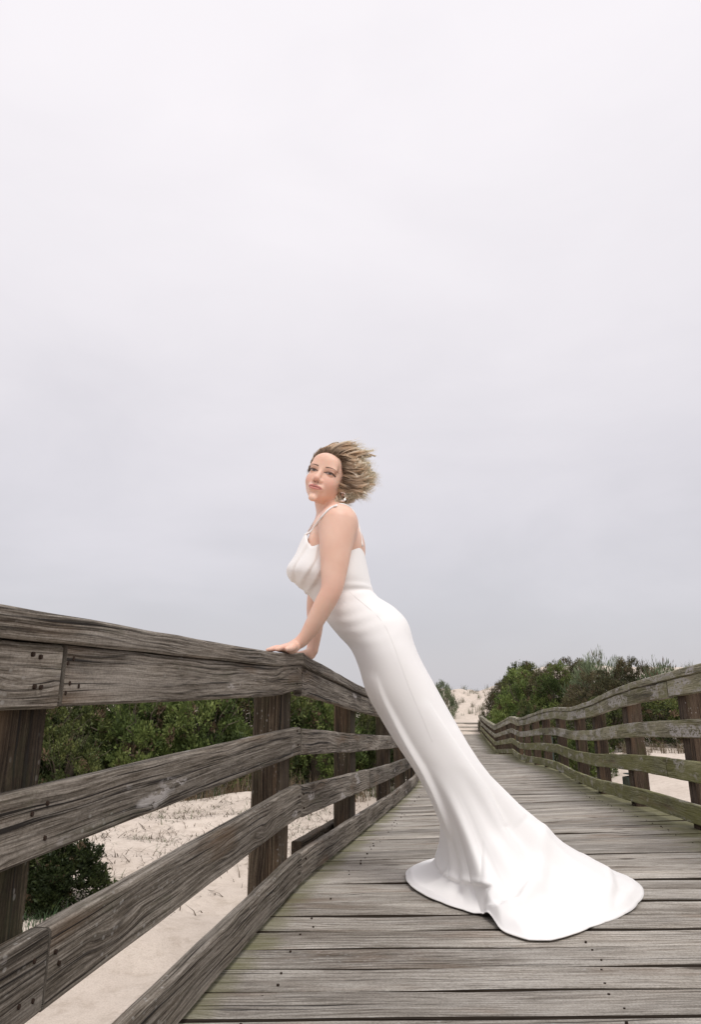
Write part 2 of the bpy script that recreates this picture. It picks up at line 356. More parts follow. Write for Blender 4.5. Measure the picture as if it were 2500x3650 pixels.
# ------------------------------------------------------------------ boardwalk: joists + planks
parts = []
for f in (.06, .5, .94):
    ys = np.arange(.1, 32.8, .8); top, bot = [], []
    V, Fc = [], []
    for i, y in enumerate(ys):
        x0, x1 = xl(y) + .02, xr(y) - .02; x = x0 + (x1 - x0) * f; z = zl(y) + (zr(y) - zl(y)) * f - .047
        for dx, dz in ((-.03, 0), (.03, 0), (.03, -.16), (-.03, -.16)): V.append((x + dx, y, z + dz))
        if i:
            for k in range(4): Fc.append(((i - 1) * 4 + k, (i - 1) * 4 + (k + 1) % 4, i * 4 + (k + 1) % 4, i * 4 + k))
    parts.append((V, Fc))
V, Fc = merge(parts); uvj = [(V[i][1], V[i][2] + V[i][0] * 3) for f in Fc for i in f]
walk = obj('boardwalk', mesh('boardwalk', V, Fc, M_JOIST, uvj)); tag(walk, kind='structure')

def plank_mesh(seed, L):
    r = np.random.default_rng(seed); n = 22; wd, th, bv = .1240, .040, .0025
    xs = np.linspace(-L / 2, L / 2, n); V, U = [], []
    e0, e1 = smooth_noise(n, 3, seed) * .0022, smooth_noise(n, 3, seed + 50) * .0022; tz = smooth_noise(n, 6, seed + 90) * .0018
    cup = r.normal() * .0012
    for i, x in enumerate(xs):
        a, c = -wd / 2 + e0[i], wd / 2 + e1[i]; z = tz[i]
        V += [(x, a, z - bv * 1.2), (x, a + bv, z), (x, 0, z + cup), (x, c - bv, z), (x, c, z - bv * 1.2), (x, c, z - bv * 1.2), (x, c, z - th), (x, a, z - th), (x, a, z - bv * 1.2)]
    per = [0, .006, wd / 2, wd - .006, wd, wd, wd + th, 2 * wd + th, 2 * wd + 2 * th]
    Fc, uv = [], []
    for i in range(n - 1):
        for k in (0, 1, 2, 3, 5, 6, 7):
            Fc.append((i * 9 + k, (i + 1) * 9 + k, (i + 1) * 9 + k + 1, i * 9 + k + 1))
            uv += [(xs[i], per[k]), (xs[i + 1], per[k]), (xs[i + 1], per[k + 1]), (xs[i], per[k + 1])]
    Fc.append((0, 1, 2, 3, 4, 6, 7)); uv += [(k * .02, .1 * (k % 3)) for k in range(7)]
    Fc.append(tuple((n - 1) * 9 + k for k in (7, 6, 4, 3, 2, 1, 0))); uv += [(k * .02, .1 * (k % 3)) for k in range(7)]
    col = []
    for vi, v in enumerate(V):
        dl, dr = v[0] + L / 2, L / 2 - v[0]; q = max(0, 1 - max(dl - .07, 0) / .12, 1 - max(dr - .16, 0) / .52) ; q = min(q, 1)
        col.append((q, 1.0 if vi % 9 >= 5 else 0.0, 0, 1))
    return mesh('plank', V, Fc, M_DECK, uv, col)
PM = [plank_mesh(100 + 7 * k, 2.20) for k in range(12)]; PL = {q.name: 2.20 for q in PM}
y = .15; planks = []
while y < 32.75:
    pitch = .1385 + rnd.uniform(-.003, .003)
    a, c = xl(y), xr(y); cx = (a + c) / 2 + rnd.uniform(-.025, .025)
    dy = .05; s = ((zl(y + dy) + zr(y + dy)) - (zl(y - dy) + zr(y - dy))) / (4 * dy)
    zc = (zl(y) + zr(y)) / 2; roll = math.atan2(zr(y) - zl(y), c - a)
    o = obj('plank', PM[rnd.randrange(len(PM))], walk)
    o.location = (cx + .045, y, zc + rnd.uniform(-.0025, .0025) - .002); o.scale = ((c - a + .21) / PL[o.data.name], rnd.uniform(.975, 1.0), 1)
    flip = rnd.random() < .0
    o.rotation_euler = (math.atan(s) + rnd.uniform(-.008, .008), -roll, rnd.uniform(-.006, .006) + .004)
    planks.append(o); y += pitch
# nail heads in three rows on the nearer planks
parts = []
for o in planks[:52]:
    for f in (.07, .5, .93):
        for dy in (-.035, .038):
            x = xl(o.location.y) + (xr(o.location.y) - xl(o.location.y)) * f + rnd.uniform(-.012, .012); yy = o.location.y + dy + rnd.uniform(-.006, .006)
            zz = zl(yy) + (zr(yy) - zl(yy)) * (x - xl(yy)) / (xr(yy) - xl(yy)) + .0012
            r_ = rnd.uniform(.0016, .0030)
            if rnd.random() < .45: continue
            ring = [(x + r_ * 1.4 * math.cos(k * math.pi / 3), yy + r_ * math.sin(k * math.pi / 3)) for k in range(6)]
            V = [(p, q, zz - .012) for p, q in ring] + [(p, q, zz) for p, q in ring]
            parts.append((V, [(k, (k + 1) % 6, 6 + (k + 1) % 6, 6 + k) for k in range(6)] + [tuple(range(6, 12))]))
nh = obj('nail_heads', mesh('nail_heads', *merge(parts), M_NAIL), walk); nh['kind'] = 'stuff'
# three wide treads climbing to the sand at the far end
for k in range(3):
    yy = 32.95 + .42 * k; z = -1.43 + .15 * (k + 1)
    ys_ = [xl(32.6) + .17 * (.35 + .42 * k) - .1, xr(32.6) + .15 * (.35 + .42 * k) + .1]
    V = [(x, q, r) for r in (z - .13, z) for x, q in ((ys_[0], yy), (ys_[1], yy), (ys_[1], yy + .46), (ys_[0], yy + .46))]
    Fc = [(0, 1, 5, 4), (1, 2, 6, 5), (2, 3, 7, 6), (3, 0, 4, 7), (4, 5, 6, 7), (3, 2, 1, 0)]
    obj('step_tread', mesh('step_tread', V, Fc, M_DECK, [(V[i][0], V[i][1] + V[i][2]) for f in Fc for i in f]), walk)

# ------------------------------------------------------------------ railings
OFF = dict(cap=(.800, .846), face=(.697, .7965), second=(.474, .576), third=(.240, .355), bottom=(.014, .119))
def railing(root, side, xf, zf, joints, ymax, mat, tweak):
    k = 0; made = []
    for row, (lo, hi) in OFF.items():
        js = joints[row]
        for a, c in zip(js[:-1], js[1:]):
            n = max(5, min(64, int((c - a) / (.05 if a < 6 else .15))))
            ys = np.linspace(a + .0045, c - .0045, n); d = rnd.uniform(-.003, .003)
            th = .036 if row != 'cap' else .125
            of = (-.010 if row == 'cap' else 0.0) + rnd.uniform(-.002, .002)
            up = 0.006 if row == 'cap' and side < 0 else 0
            nm = 'cap_rail' if row == 'cap' else ('face_board' if row == 'face' else 'rail')
            o = board(nm, ys, xf, lambda y, hi=hi: zf(y) + hi + d + tweak(row, y) , lambda y, lo=lo: zf(y) + lo + d + tweak(row, y), side, th, of, (M_RAILG if side > 0 and row in ('third', 'bottom') else mat), root, 1000 + 17 * k + (0 if side < 0 else 500), .0008 if a < 6 else .0018)
            made.append((row, a, c, o)); k += 1
    return made
left = empty('timber_railing', (-.3, 2.2, 0)); tag(left, 'grey weathered timber railing that the woman leans her hands on', 'railing', 'railings along the boardwalk')
right = empty('timber_railing', (2.0, 4.2, -.1)); tag(right, 'green mossy timber railing winding down the far side of the walkway', 'railing', 'railings along the boardwalk')
def cont(js, step, end):
    js = list(js)
    while js[-1] + step * 1.5 < end: js.append(js[-1] + step)
    return js + [end]
JL = dict(cap=cont([.1, 2.712, 5.2], 2.9, 32.6), face=cont([.1, 1.117, 2.716, 4.27], 2.9, 32.6), second=cont([.1, 2.716, 5.95], 2.9, 32.6),
          third=cont([.1, 1.16, 2.738, 4.62], 2.9, 32.6), bottom=cont([.1, 2.765, 5.9], 2.9, 32.6))
JR = dict(cap=cont([.2, 2.6, 5.62, 8.2, 11.2, 14.4, 16.1], 2.8, 32.6), face=cont([.2, 1.9, 4.21, 7.12, 8.22, 11.2, 14.4, 16.1], 2.8, 32.6), second=cont([.2, 2.7, 5.62, 8.25, 11.2, 14.5, 16.2], 2.8, 32.6),
          third=cont([.2, 2.0, 4.41, 8.28, 10.6, 14.7, 16.3], 2.8, 32.6), bottom=cont([.2, 3.0, 5.9, 8.31, 11.2, 14.8, 16.3], 2.8, 32.6))
def tl(row, y):
    if row == 'cap' or (row == 'face' and y < 2.72): return .018 * math.exp(-((y - 2.72) / .25) ** 2) if y < 2.72 else .014
    return {'second': .0, 'third': .008 if y < 2.75 else .0}.get(row, 0) + (.01 if y > 2.8 and row in ('face',) else 0)
def tr(row, y):
    f = max(0, min(1, (8 - y) / 3))
    return (.028 * f if row in ('cap', 'face') else .012 * f) + .01
ml = railing(left, -1, xl, zl, JL, 32.6, M_RAILL, tl)
mr = railing(right, 1, xr, zr, JR, 32.6, M_RAILR, tr)
def norm_at(xf, y, side):
    t = Vector((xf(y + .2) - xf(y - .2), .4)).normalized(); return Vector((t.y, -t.x)) * side
for i, y in enumerate([-.2, 1.0, 2.56, 4.137, 5.93, 7.3] + list(np.arange(8.95, 32.6, 1.62))):
    n = norm_at(xl, y, -1); x = xl(y) + n.x * .040
    post('post', x, y, ground_z(x, y) - .3, zl(y) + .795, n.x, n.y, .108 if y > 2 else .16, .148, M_POSTL, left, 300 + i)
for i, y in enumerate([-.1, 1.3, 2.7, 4.03, 5.40, 6.86, 8.14, 9.55, 11.0, 12.35] + list(np.arange(13.8, 32.6, 1.38))):
    n = norm_at(xr, y, 1); x = xr(y) + n.x * .040
    post('post', x, y, ground_z(x, y) - .3, zr(y) + .81, n.x, n.y, .115, .145, M_POSTR, right, 400 + i)
# outer edge beam just outside the left posts
ys = np.linspace(3.42, 4.75, 12)
board('edge_beam', ys, xl, lambda y: zl(y) + .070, lambda y: zl(y) - .04, -1, .05, .160, M_POSTL, left, 77)

def nails(px, py, made, row, rad=.0031):
    """iron nail head on the walk side of a left board, where the photo shows it"""
    d = pt(px, py, 1.0) - Vector((0, 0, CAMH))
    for (ax, ay), (bx, by) in zip(LP[:-1], LP[1:]):
        nx, ny = -(by - ay), bx - ax
        p = Vector((0, 0, CAMH)) + d * ((nx * ax + ny * ay) / (nx * d.x + ny * d.y))
        if ay <= p.y <= by:
            t = Vector((bx - ax, by - ay, 0)).normalized(); out = Vector((t.y, -t.x, 0))
            V = [p + out * dd + t * math.cos(2 * math.pi * k / 7) * rad * .8 + Vector((0, 0, math.sin(2 * math.pi * k / 7) * rad * 1.25)) for dd in (-.010, .0036) for k in range(7)]
            for r_, a, c, o in made:
                if r_ == row and a <= p.y <= c:
                    obj('nail', mesh('nail', V, [(k, (k + 1) % 7, 7 + (k + 1) % 7, 7 + k) for k in range(7)] + [tuple(range(7, 14))], M_NAIL), o); return
NL = dict(face=[(115, 2332), (142, 2342), (120, 2448), (143, 2450), (237, 2364), (257, 2348), (243, 2436), (275, 2446), (228, 2470), (1057, 2382), (1057, 2437), (1075, 2400), (1074, 2442)],
          second=[(165, 2863), (110, 2901), (156, 2987), (1059, 2605), (1061, 2655), (1077, 2613), (1080, 2657)],
          third=[(118, 3425), (195, 3392), (207, 3432), (112, 3568), (62, 3588), (1064, 2840), (1082, 2830), (1083, 2880)],
          bottom=[(1062, 3072), (1090, 3060), (1066, 3115)])
for row, L in NL.items():
    for px, py in L: nails(px, py, ml, row)
# dark teal piles standing in the sand beyond the right railing
for i, (x, y, z, r_, lab) in enumerate([(2.52, 6.25, -.02, .085, 'stout dark teal pile cut low between two right railing posts, nearest of the piles'), (3.75, 13.0, -.15, .07, 'teal stained pile seen between the bottom and top rails far down the right railing'), (4.55, 18.6, -.55, .07, 'farthest slim teal pile behind the right railing, half way to the beach')]):
    g0 = float(ground_z(x, y)); V, Fc = tube([(x, y, g0 - .3), (x, y, g0 + .2), (x + .004, y, z - .03), (x + .004, y, z)], [r_ * 1.04, r_, r_ * .98, r_ * .9], 14)
    o = obj('timber_pile', mesh('timber_pile', V, Fc, M_PILE, [(V[j][2], math.atan2(V[j][1] - y, V[j][0] - x) * r_) for f in Fc for j in f], smooth=False)); tag(o, lab, 'pile', 'teal piles beside the boardwalk')

# ------------------------------------------------------------------ shrubs, dune grass, dry stems
def leafmat(name):
    m, t, b = newmat(name, .55)
    at = N(t, 'ShaderNodeAttribute', attribute_name='tint'); inf = N(t, 'ShaderNodeObjectInfo')
    rv = N(t, 'ShaderNodeMapRange', i={3: .82, 4: 1.2}); t.links.new(inf.outputs['Random'], rv.inputs[0])
    c = mixc(t, 1.0, at.outputs[0], rv.outputs[0], 'MULTIPLY'); t.links.new(c, b.inputs['Base Color'])
    tr = N(t, 'ShaderNodeBsdfTranslucent'); t.links.new(c, tr.inputs[0])
    mx_ = N(t, 'ShaderNodeMixShader'); mx_.inputs[0].default_value = .22
    t.links.new(b.outputs[0], mx_.inputs[1]); t.links.new(tr.outputs[0], mx_.inputs[2]); t.links.new(mx_.outputs[0], t.nodes['Material Output'].inputs[0])
    return m
M_LEAF = leafmat('leaf_green'); M_BARK = plain('grey_bark', (.13, .105, .080), .9)
def crown_mesh(seed, n_b, n_cl, n_lf, leaf, pal, aspect=.45, up=.25, br=.36, cl_r=.085):
    """unit crown (radius ~1): leaf blades in clumps, clumps on the outer side of a number of boughs, dark air between"""
    r = np.random.default_rng(seed)
    bd = r.normal(size=(n_b * 3, 3)); bd /= np.linalg.norm(bd, axis=1)[:, None]; bd[:, 2] = np.abs(bd[:, 2]) * 1.05 - .10
    pick = [0]                                            # spread the boughs out evenly
    for _ in range(n_b - 1):
        dm = np.min(np.linalg.norm(bd[:, None] - bd[pick][None], axis=-1), axis=1); pick.append(int(np.argmax(dm * r.uniform(.7, 1, len(bd)))))
    bd = bd[pick]; bc = bd * r.uniform(.52, .86, n_b)[:, None]; bR = br * r.uniform(.7, 1.25, n_b); bt = r.random(n_b)
    bi = np.repeat(np.arange(n_b), n_cl); m_ = n_b * n_cl
    cd = r.normal(size=(m_, 3)) + bd[bi] * 1.0 + np.array([0, 0, .55]); cd /= np.linalg.norm(cd, axis=1)[:, None]
    cen = bc[bi] + cd * bR[bi][:, None] * (1 - .45 * r.random(m_) ** 2)[:, None]; ct = np.clip(bt[bi] * .55 + r.random(m_) * .45, 0, 1)
    k = m_ * n_lf; ci = np.repeat(np.arange(m_), n_lf)
    off = r.normal(size=(k, 3)); off /= np.linalg.norm(off, axis=1)[:, None]; off *= (r.random(k) ** .4)[:, None] * cl_r * r.uniform(.6, 1.3, m_)[ci][:, None]
    c = cen[ci] + off
    ax = off / (np.linalg.norm(off, axis=1)[:, None] + 1e-6) * .8 + cd[ci] * .6 + r.normal(size=(k, 3)) * .5 + np.array([0, 0, up]); ax /= np.linalg.norm(ax, axis=1)[:, None]
    sd_ = np.cross(ax, r.normal(size=(k, 3))); sd_ /= np.linalg.norm(sd_, axis=1)[:, None] + 1e-6
    nn = np.cross(ax, sd_); L = leaf * (r.uniform(.6, 1.3, k) * r.uniform(.7, 1.35, m_)[ci])[:, None]; W = L * aspect
    v = np.stack([c - ax * L * .5, c + sd_ * W * .5 + nn * W * .12, c + ax * L * .5, c - sd_ * W * .5 + nn * W * .12], 1)
    pal = np.array(pal); pk = np.clip((ct[ci] * .72 + r.random(k) * .28) * (len(pal) - 1), 0, len(pal) - 1.001); i0 = pk.astype(int); f = (pk - i0)[:, None]
    co = (pal[i0] * (1 - f) + pal[i0 + 1] * f) * r.uniform(.70, 1.3, k)[:, None]
    dead = (r.random(m_) < .07)[ci]; co[dead] = np.array([.15, .105, .065]) * r.uniform(.6, 1.4, dead.sum())[:, None]     # dry clumps
    return fastmesh('crown', v.reshape(-1, 3), np.arange(4 * k).reshape(k, 4), M_LEAF, np.repeat(np.column_stack([co, np.ones(k)]), 4, 0))
def stem_mesh(seed, n=30, h=.95, spread=.95, r0=.022):
    r = random.Random(seed); parts = []
    for i in range(n):
        a = r.uniform(0, 6.28); q = r.uniform(.3, 1) * spread
        parts.append(tube([(0 + .05 * math.cos(a), .05 * math.sin(a), -.25), (q * .35 * math.cos(a), q * .35 * math.sin(a), h * .35), (q * .75 * math.cos(a + .2), q * .75 * math.sin(a + .2), h * .7), (q * math.cos(a + .1), q * math.sin(a + .1), h * (1.18 - .45 * q)), (q * 1.12 * math.cos(a + .25), q * 1.12 * math.sin(a + .25), h * (1.30 - .52 * q) + r.uniform(-.03, .08))], [r0, r0 * .7, r0 * .42, r0 * .2, r0 * .07], 4))
    return mesh('trunk', *merge(parts), M_BARK)
GREEN = [(.018, .027, .011), (.036, .050, .017), (.070, .088, .028), (.130, .148, .045), (.21, .215, .075)]
OLIVE = [(.026, .028, .015), (.054, .056, .026), (.095, .090, .042), (.15, .13, .065), (.135, .092, .062)]
BRIGHT = [(.026, .040, .014), (.058, .085, .025), (.110, .150, .042), (.18, .225, .065), (.25, .28, .095)]
GREY = [(.06, .075, .045), (.11, .14, .075), (.17, .21, .115), (.24, .28, .16), (.19, .17, .12)]
CM = dict(green=[crown_mesh(21 + i, 26, 30, 34, .050, GREEN) for i in range(4)],
          olive=[crown_mesh(41 + i, 26, 28, 32, .048, OLIVE, up=.5, aspect=.32) for i in range(3)],
          bright=[crown_mesh(61 + i, 26, 30, 34, .050, BRIGHT) for i in range(3)],
          grey=[crown_mesh(81 + i, 22, 16, 30, .11, GREY, up=1.3, aspect=.14, br=.40, cl_r=.17) for i in range(2)],
          fine=[crown_mesh(95, 34, 34, 34, .058, [(.012, .018, .008), (.024, .036, .012), (.050, .066, .02), (.085, .10, .035)], br=.30)])
SM = [stem_mesh(3), stem_mesh(8), stem_mesh(15)]
kinds = dict(green='evergreen shrub', olive='brownish shrub', bright='fresh green shrub', grey='feathery shrub', fine='evergreen shrub')
cnt_ = 0
def shrub(kind, x, y, rx, h, label, group, ry=None, rot=None):
    global cnt_
    z = float(ground_z(x, y)); o = empty('shrub', (x, y, z)); tag(o, label, 'shrub', group)
    ms = CM[kind]; rt = rnd.uniform(0, 6.28) if rot is None else rot
    for nm, me, sc, dz in (('crown', ms[cnt_ % len(ms)], (rx, ry or rx, h * .84), h * .10), ('trunk', SM[cnt_ % 3], (rx * .9, (ry or rx) * .9, h * .85), 0)):
        q = bpy.data.objects.new(nm, me); C.objects.link(q); q.parent = o; q.location = (0, 0, dz); q.scale = sc; q.rotation_euler = (0, 0, rt)
    cnt_ += 1; return o
GL, GR = 'evergreen thicket left of the boardwalk', 'shrubs on the dune right of the boardwalk'
# left thicket, photo-left to right
for a in [('green', -7.2, 10.4, 1.5, 1.75, 'dense evergreen bush at the outer left end of the thicket, mostly behind the nearest post'),
          ('olive', -5.35, 11.0, 1.25, 1.75, 'dull dark bush beside the nearest left post, under the top rail'),
          ('green', -4.25, 9.9, 1.05, 1.42, 'dark evergreen bush just right of the nearest left railing post'),
          ('bright', -3.15, 10.2, .95, 1.52, 'lighter green rounded bush in the middle of the gap between the two nearest left posts'),
          ('green', -3.75, 9.15, .62, .95, 'low leafy bush at the front foot of the left thicket'),
          ('bright', -2.35, 10.6, .95, 1.62, 'light green bush left of the corner post, rising to the top board'),
          ('green', -1.55, 11.3, .95, 1.74, 'dark bush directly left of the corner post of the grey railing'),
          ('olive', -1.05, 12.6, .9, 1.78, 'greyish twiggy bush peeping out under the sloping top board by the corner post'),
          ('bright', -.55, 11.5, .85, 1.38, 'fresh green bush between the corner post and the second post'),
          ('green', .22, 12.2, .80, 1.30, 'green bush between the second and third left posts'),
          ('green', .75, 13.6, .80, 1.35, 'dark green bush close by the gown, behind the third left post'),
          ('olive', -3.2, 13.0, 1.7, 2.0, 'taller dull bush in the second row of the left thicket, behind the lighter bushes'),
          ('green', -6.0, 13.4, 1.8, 1.85, 'tall dark bush in the second row behind the nearest left post'),
          ('green', -.6, 14.3, 1.2, 1.65, 'dark bush in the second row, seen over the sloping board')]:
    shrub(a[0], *a[1:5], a[5], GL)
shrub('fine', -2.02, 4.75, .40, .47, 'small dark bush low on the sand right beside the nearest left post', None)
# right-hand dune
for a in [('bright', 7.15, 28.0, 1.45, 2.24, 'big fresh green bush beside the far bend of the right railing'),
          ('olive', 7.25, 32.6, 1.0, 2.45, 'wispy dark bush at the far end of the right railing, nearest the beach'),
          ('green', 7.9, 30.5, 1.3, 2.67, 'dark green bush standing up behind the big fresh green one'),
          ('bright', 7.7, 25.0, 1.25, 1.81, 'round bright green bush above the dip in the right railing'),
          ('olive', 8.6, 26.5, 1.6, 2.02, 'brown tinged bush right of the bright green one'),
          ('olive', 8.1, 22.0, 1.4, 1.72, 'olive brown bush on the slope above the middle of the right railing'),
          ('grey', 8.6, 23.5, 1.2, 2.11, 'wispy grey green bush at the left of the dune skyline'),
          ('olive', 9.6, 22.8, 1.2, 2.28, 'darkest bush on the dune skyline'),
          ('grey', 10.1, 21.5, 1.35, 1.95, 'pale feathery bush on the skyline right of the darkest one'),
          ('grey', 12.1, 23.0, 1.2, 1.30, 'pale feathery bush farthest right, just above the top rail'),
          ('green', 6.9, 18.2, 1.1, 1.28, 'dark green bush seen between the top and second rails on the right'),
          ('green', 8.4, 18.6, 1.3, 1.42, 'dark bush behind the second nearest right post'),
          ('olive', 9.9, 18.8, 1.2, 1.33, 'dull bush behind the nearest right post in view'),
          ('green', 5.1, 16.6, .75, 1.19, 'leafy bush pressed close to the middle right posts'),
          ('bright', 4.6, 13.4, .50, 0.90, 'small bright bush growing up between the right posts'),
          ('green', 5.55, 20.5, .75, 1.63, 'narrow bush between the far right posts and the bend'),
          ('green', 11.4, 18.9, 1.3, 1.42, 'bush at the right edge of the view behind the rails')]:
    shrub(a[0], *a[1:5], a[5], GR)
shrub('grey', 5.05, 38.2, .95, 1.75, 'feathery green bush beyond the end of the boardwalk, left of the dune gap', None)
# low tufts along the dune face at the end
def blades(name, spots, seed, mat, hmin, hmax, nb_, lean=.5, wid=.004):
    r = np.random.default_rng(seed); V, Q, Cc = [], [], []
    for x, y, sc, pal in spots:
        z = float(ground_z(x, y))
        for k in range(nb_):
            a = r.uniform(0, 6.28); h = r.uniform(hmin, hmax) * sc; l = r.uniform(.1, 1) * lean * h; bx, by = x + r.normal() * .06 * sc, y + r.normal() * .06 * sc
            w2 = wid * r.uniform(.6, 1.3) * sc; px, py = -math.sin(a) * w2, math.cos(a) * w2; c = np.array(pal) * r.uniform(.7, 1.3); i = len(V)
            for f in (0, .5, 1):
                q = (1 - .85 * f)
                V += [(bx + math.cos(a) * l * f * f + px * q, by + math.sin(a) * l * f * f + py * q, z + h * f * (1 - .25 * f) - .01), (bx + math.cos(a) * l * f * f - px * q, by + math.sin(a) * l * f * f - py * q, z + h * f * (1 - .25 * f) - .01)]; Cc += [(*c, 1)] * 2
            Q += [(i, i + 1, i + 3, i + 2), (i + 2, i + 3, i + 5, i + 4)]
    o = obj(name, fastmesh(name, V, Q, mat, Cc)); o['kind'] = 'stuff'; return o
TAN, GRN = (.11, .080, .050), (.10, .125, .05)
sp = []
for i in range(2400):       # dry stems over the left sand
    y = rnd.uniform(4.2, 11.0); x = rnd.uniform(-.62, .02) * y + .0
    if x > xl(y) - .4: continue
    dens = max(0, 1 - abs(y - 7.9) / 3.4) * (0.35 + .65 * (x / y > -.42))
    if rnd.random() < dens: sp.append((x, y, rnd.uniform(.5, 1.5), TAN if rnd.random() < .8 else GRN))
blades('dry_stems', sp, 3, M_LEAF, .02, .070, 7, 3.4, .0036)
sp = []
for i in range(150):       # thatch along the foot of the left thicket
    t_ = rnd.random(); x = -4.6 + 5.6 * t_; y = 8.75 + 2.3 * t_ + rnd.gauss(0, .22); sp.append((x, y, rnd.uniform(.7, 1.5), (.17, .125, .08) if rnd.random() < .7 else (.06, .085, .035)))
blades('thatch_grass', sp, 4, M_LEAF, .12, .34, 16, .8, .005)
sp = [(rnd.uniform(-2.35, -1.55), rnd.uniform(4.25, 4.65), rnd.uniform(.5, 1.0), (.06, .10, .045)) for i in range(26)] + [(rnd.uniform(-1.65, -1.25) , rnd.uniform(4.4, 5.0), rnd.uniform(.3, .6), (.10, .11, .055)) for i in range(24)]
blades('beach_weeds', sp, 5, M_LEAF, .05, .16, 14, .9, .004)
sp = []
for i in range(120):
    x, y = rnd.uniform(3.5, 11), rnd.uniform(38.5, 50); sp.append((x, y, rnd.uniform(.7, 1.6), (.17, .16, .10) if rnd.random() < .7 else (.10, .13, .06)))
for i in range(120):
    x, y = rnd.uniform(6.0, 14), rnd.uniform(16.0, 17.8) + 0; sp.append((x, y, rnd.uniform(.6, 1.2), (.19, .15, .10)))
for i in range(150):
    x, y = rnd.uniform(9, 24), rnd.uniform(24, 44); sp.append((x, y, rnd.uniform(.8, 1.8), (.16, .17, .10)))
blades('dune_grass', sp, 6, M_LEAF, .16, .42, 14, .9, .008)
# short dark stake by the end of the walk
g0 = float(ground_z(6.55, 34.2)); V, Fc = tube([(6.55, 34.2, g0 - .1), (6.57, 34.2, g0 + .18), (6.52, 34.2, g0 + .36)], [.03, .03, .022], 8)
o = obj('marker_stake', mesh('marker_stake', V, Fc, M_POSTR, [(V[j][2], V[j][0]) for f in Fc for j in f])); tag(o, 'short dark stake standing in the sand where the boardwalk ends', 'stake')

# ------------------------------------------------------------------ the woman
DS = 2500.0 / 1592.0
MY = 2.66                                    # depth of her mid plane
def P(x, y, Y=MY): return np.array(pt(x * DS, y * DS, Y))
person = empty('person', (.45, 2.70, 0.0))
tag(person, 'woman in a long white gown leaning with both hands on the grey railing', 'person')

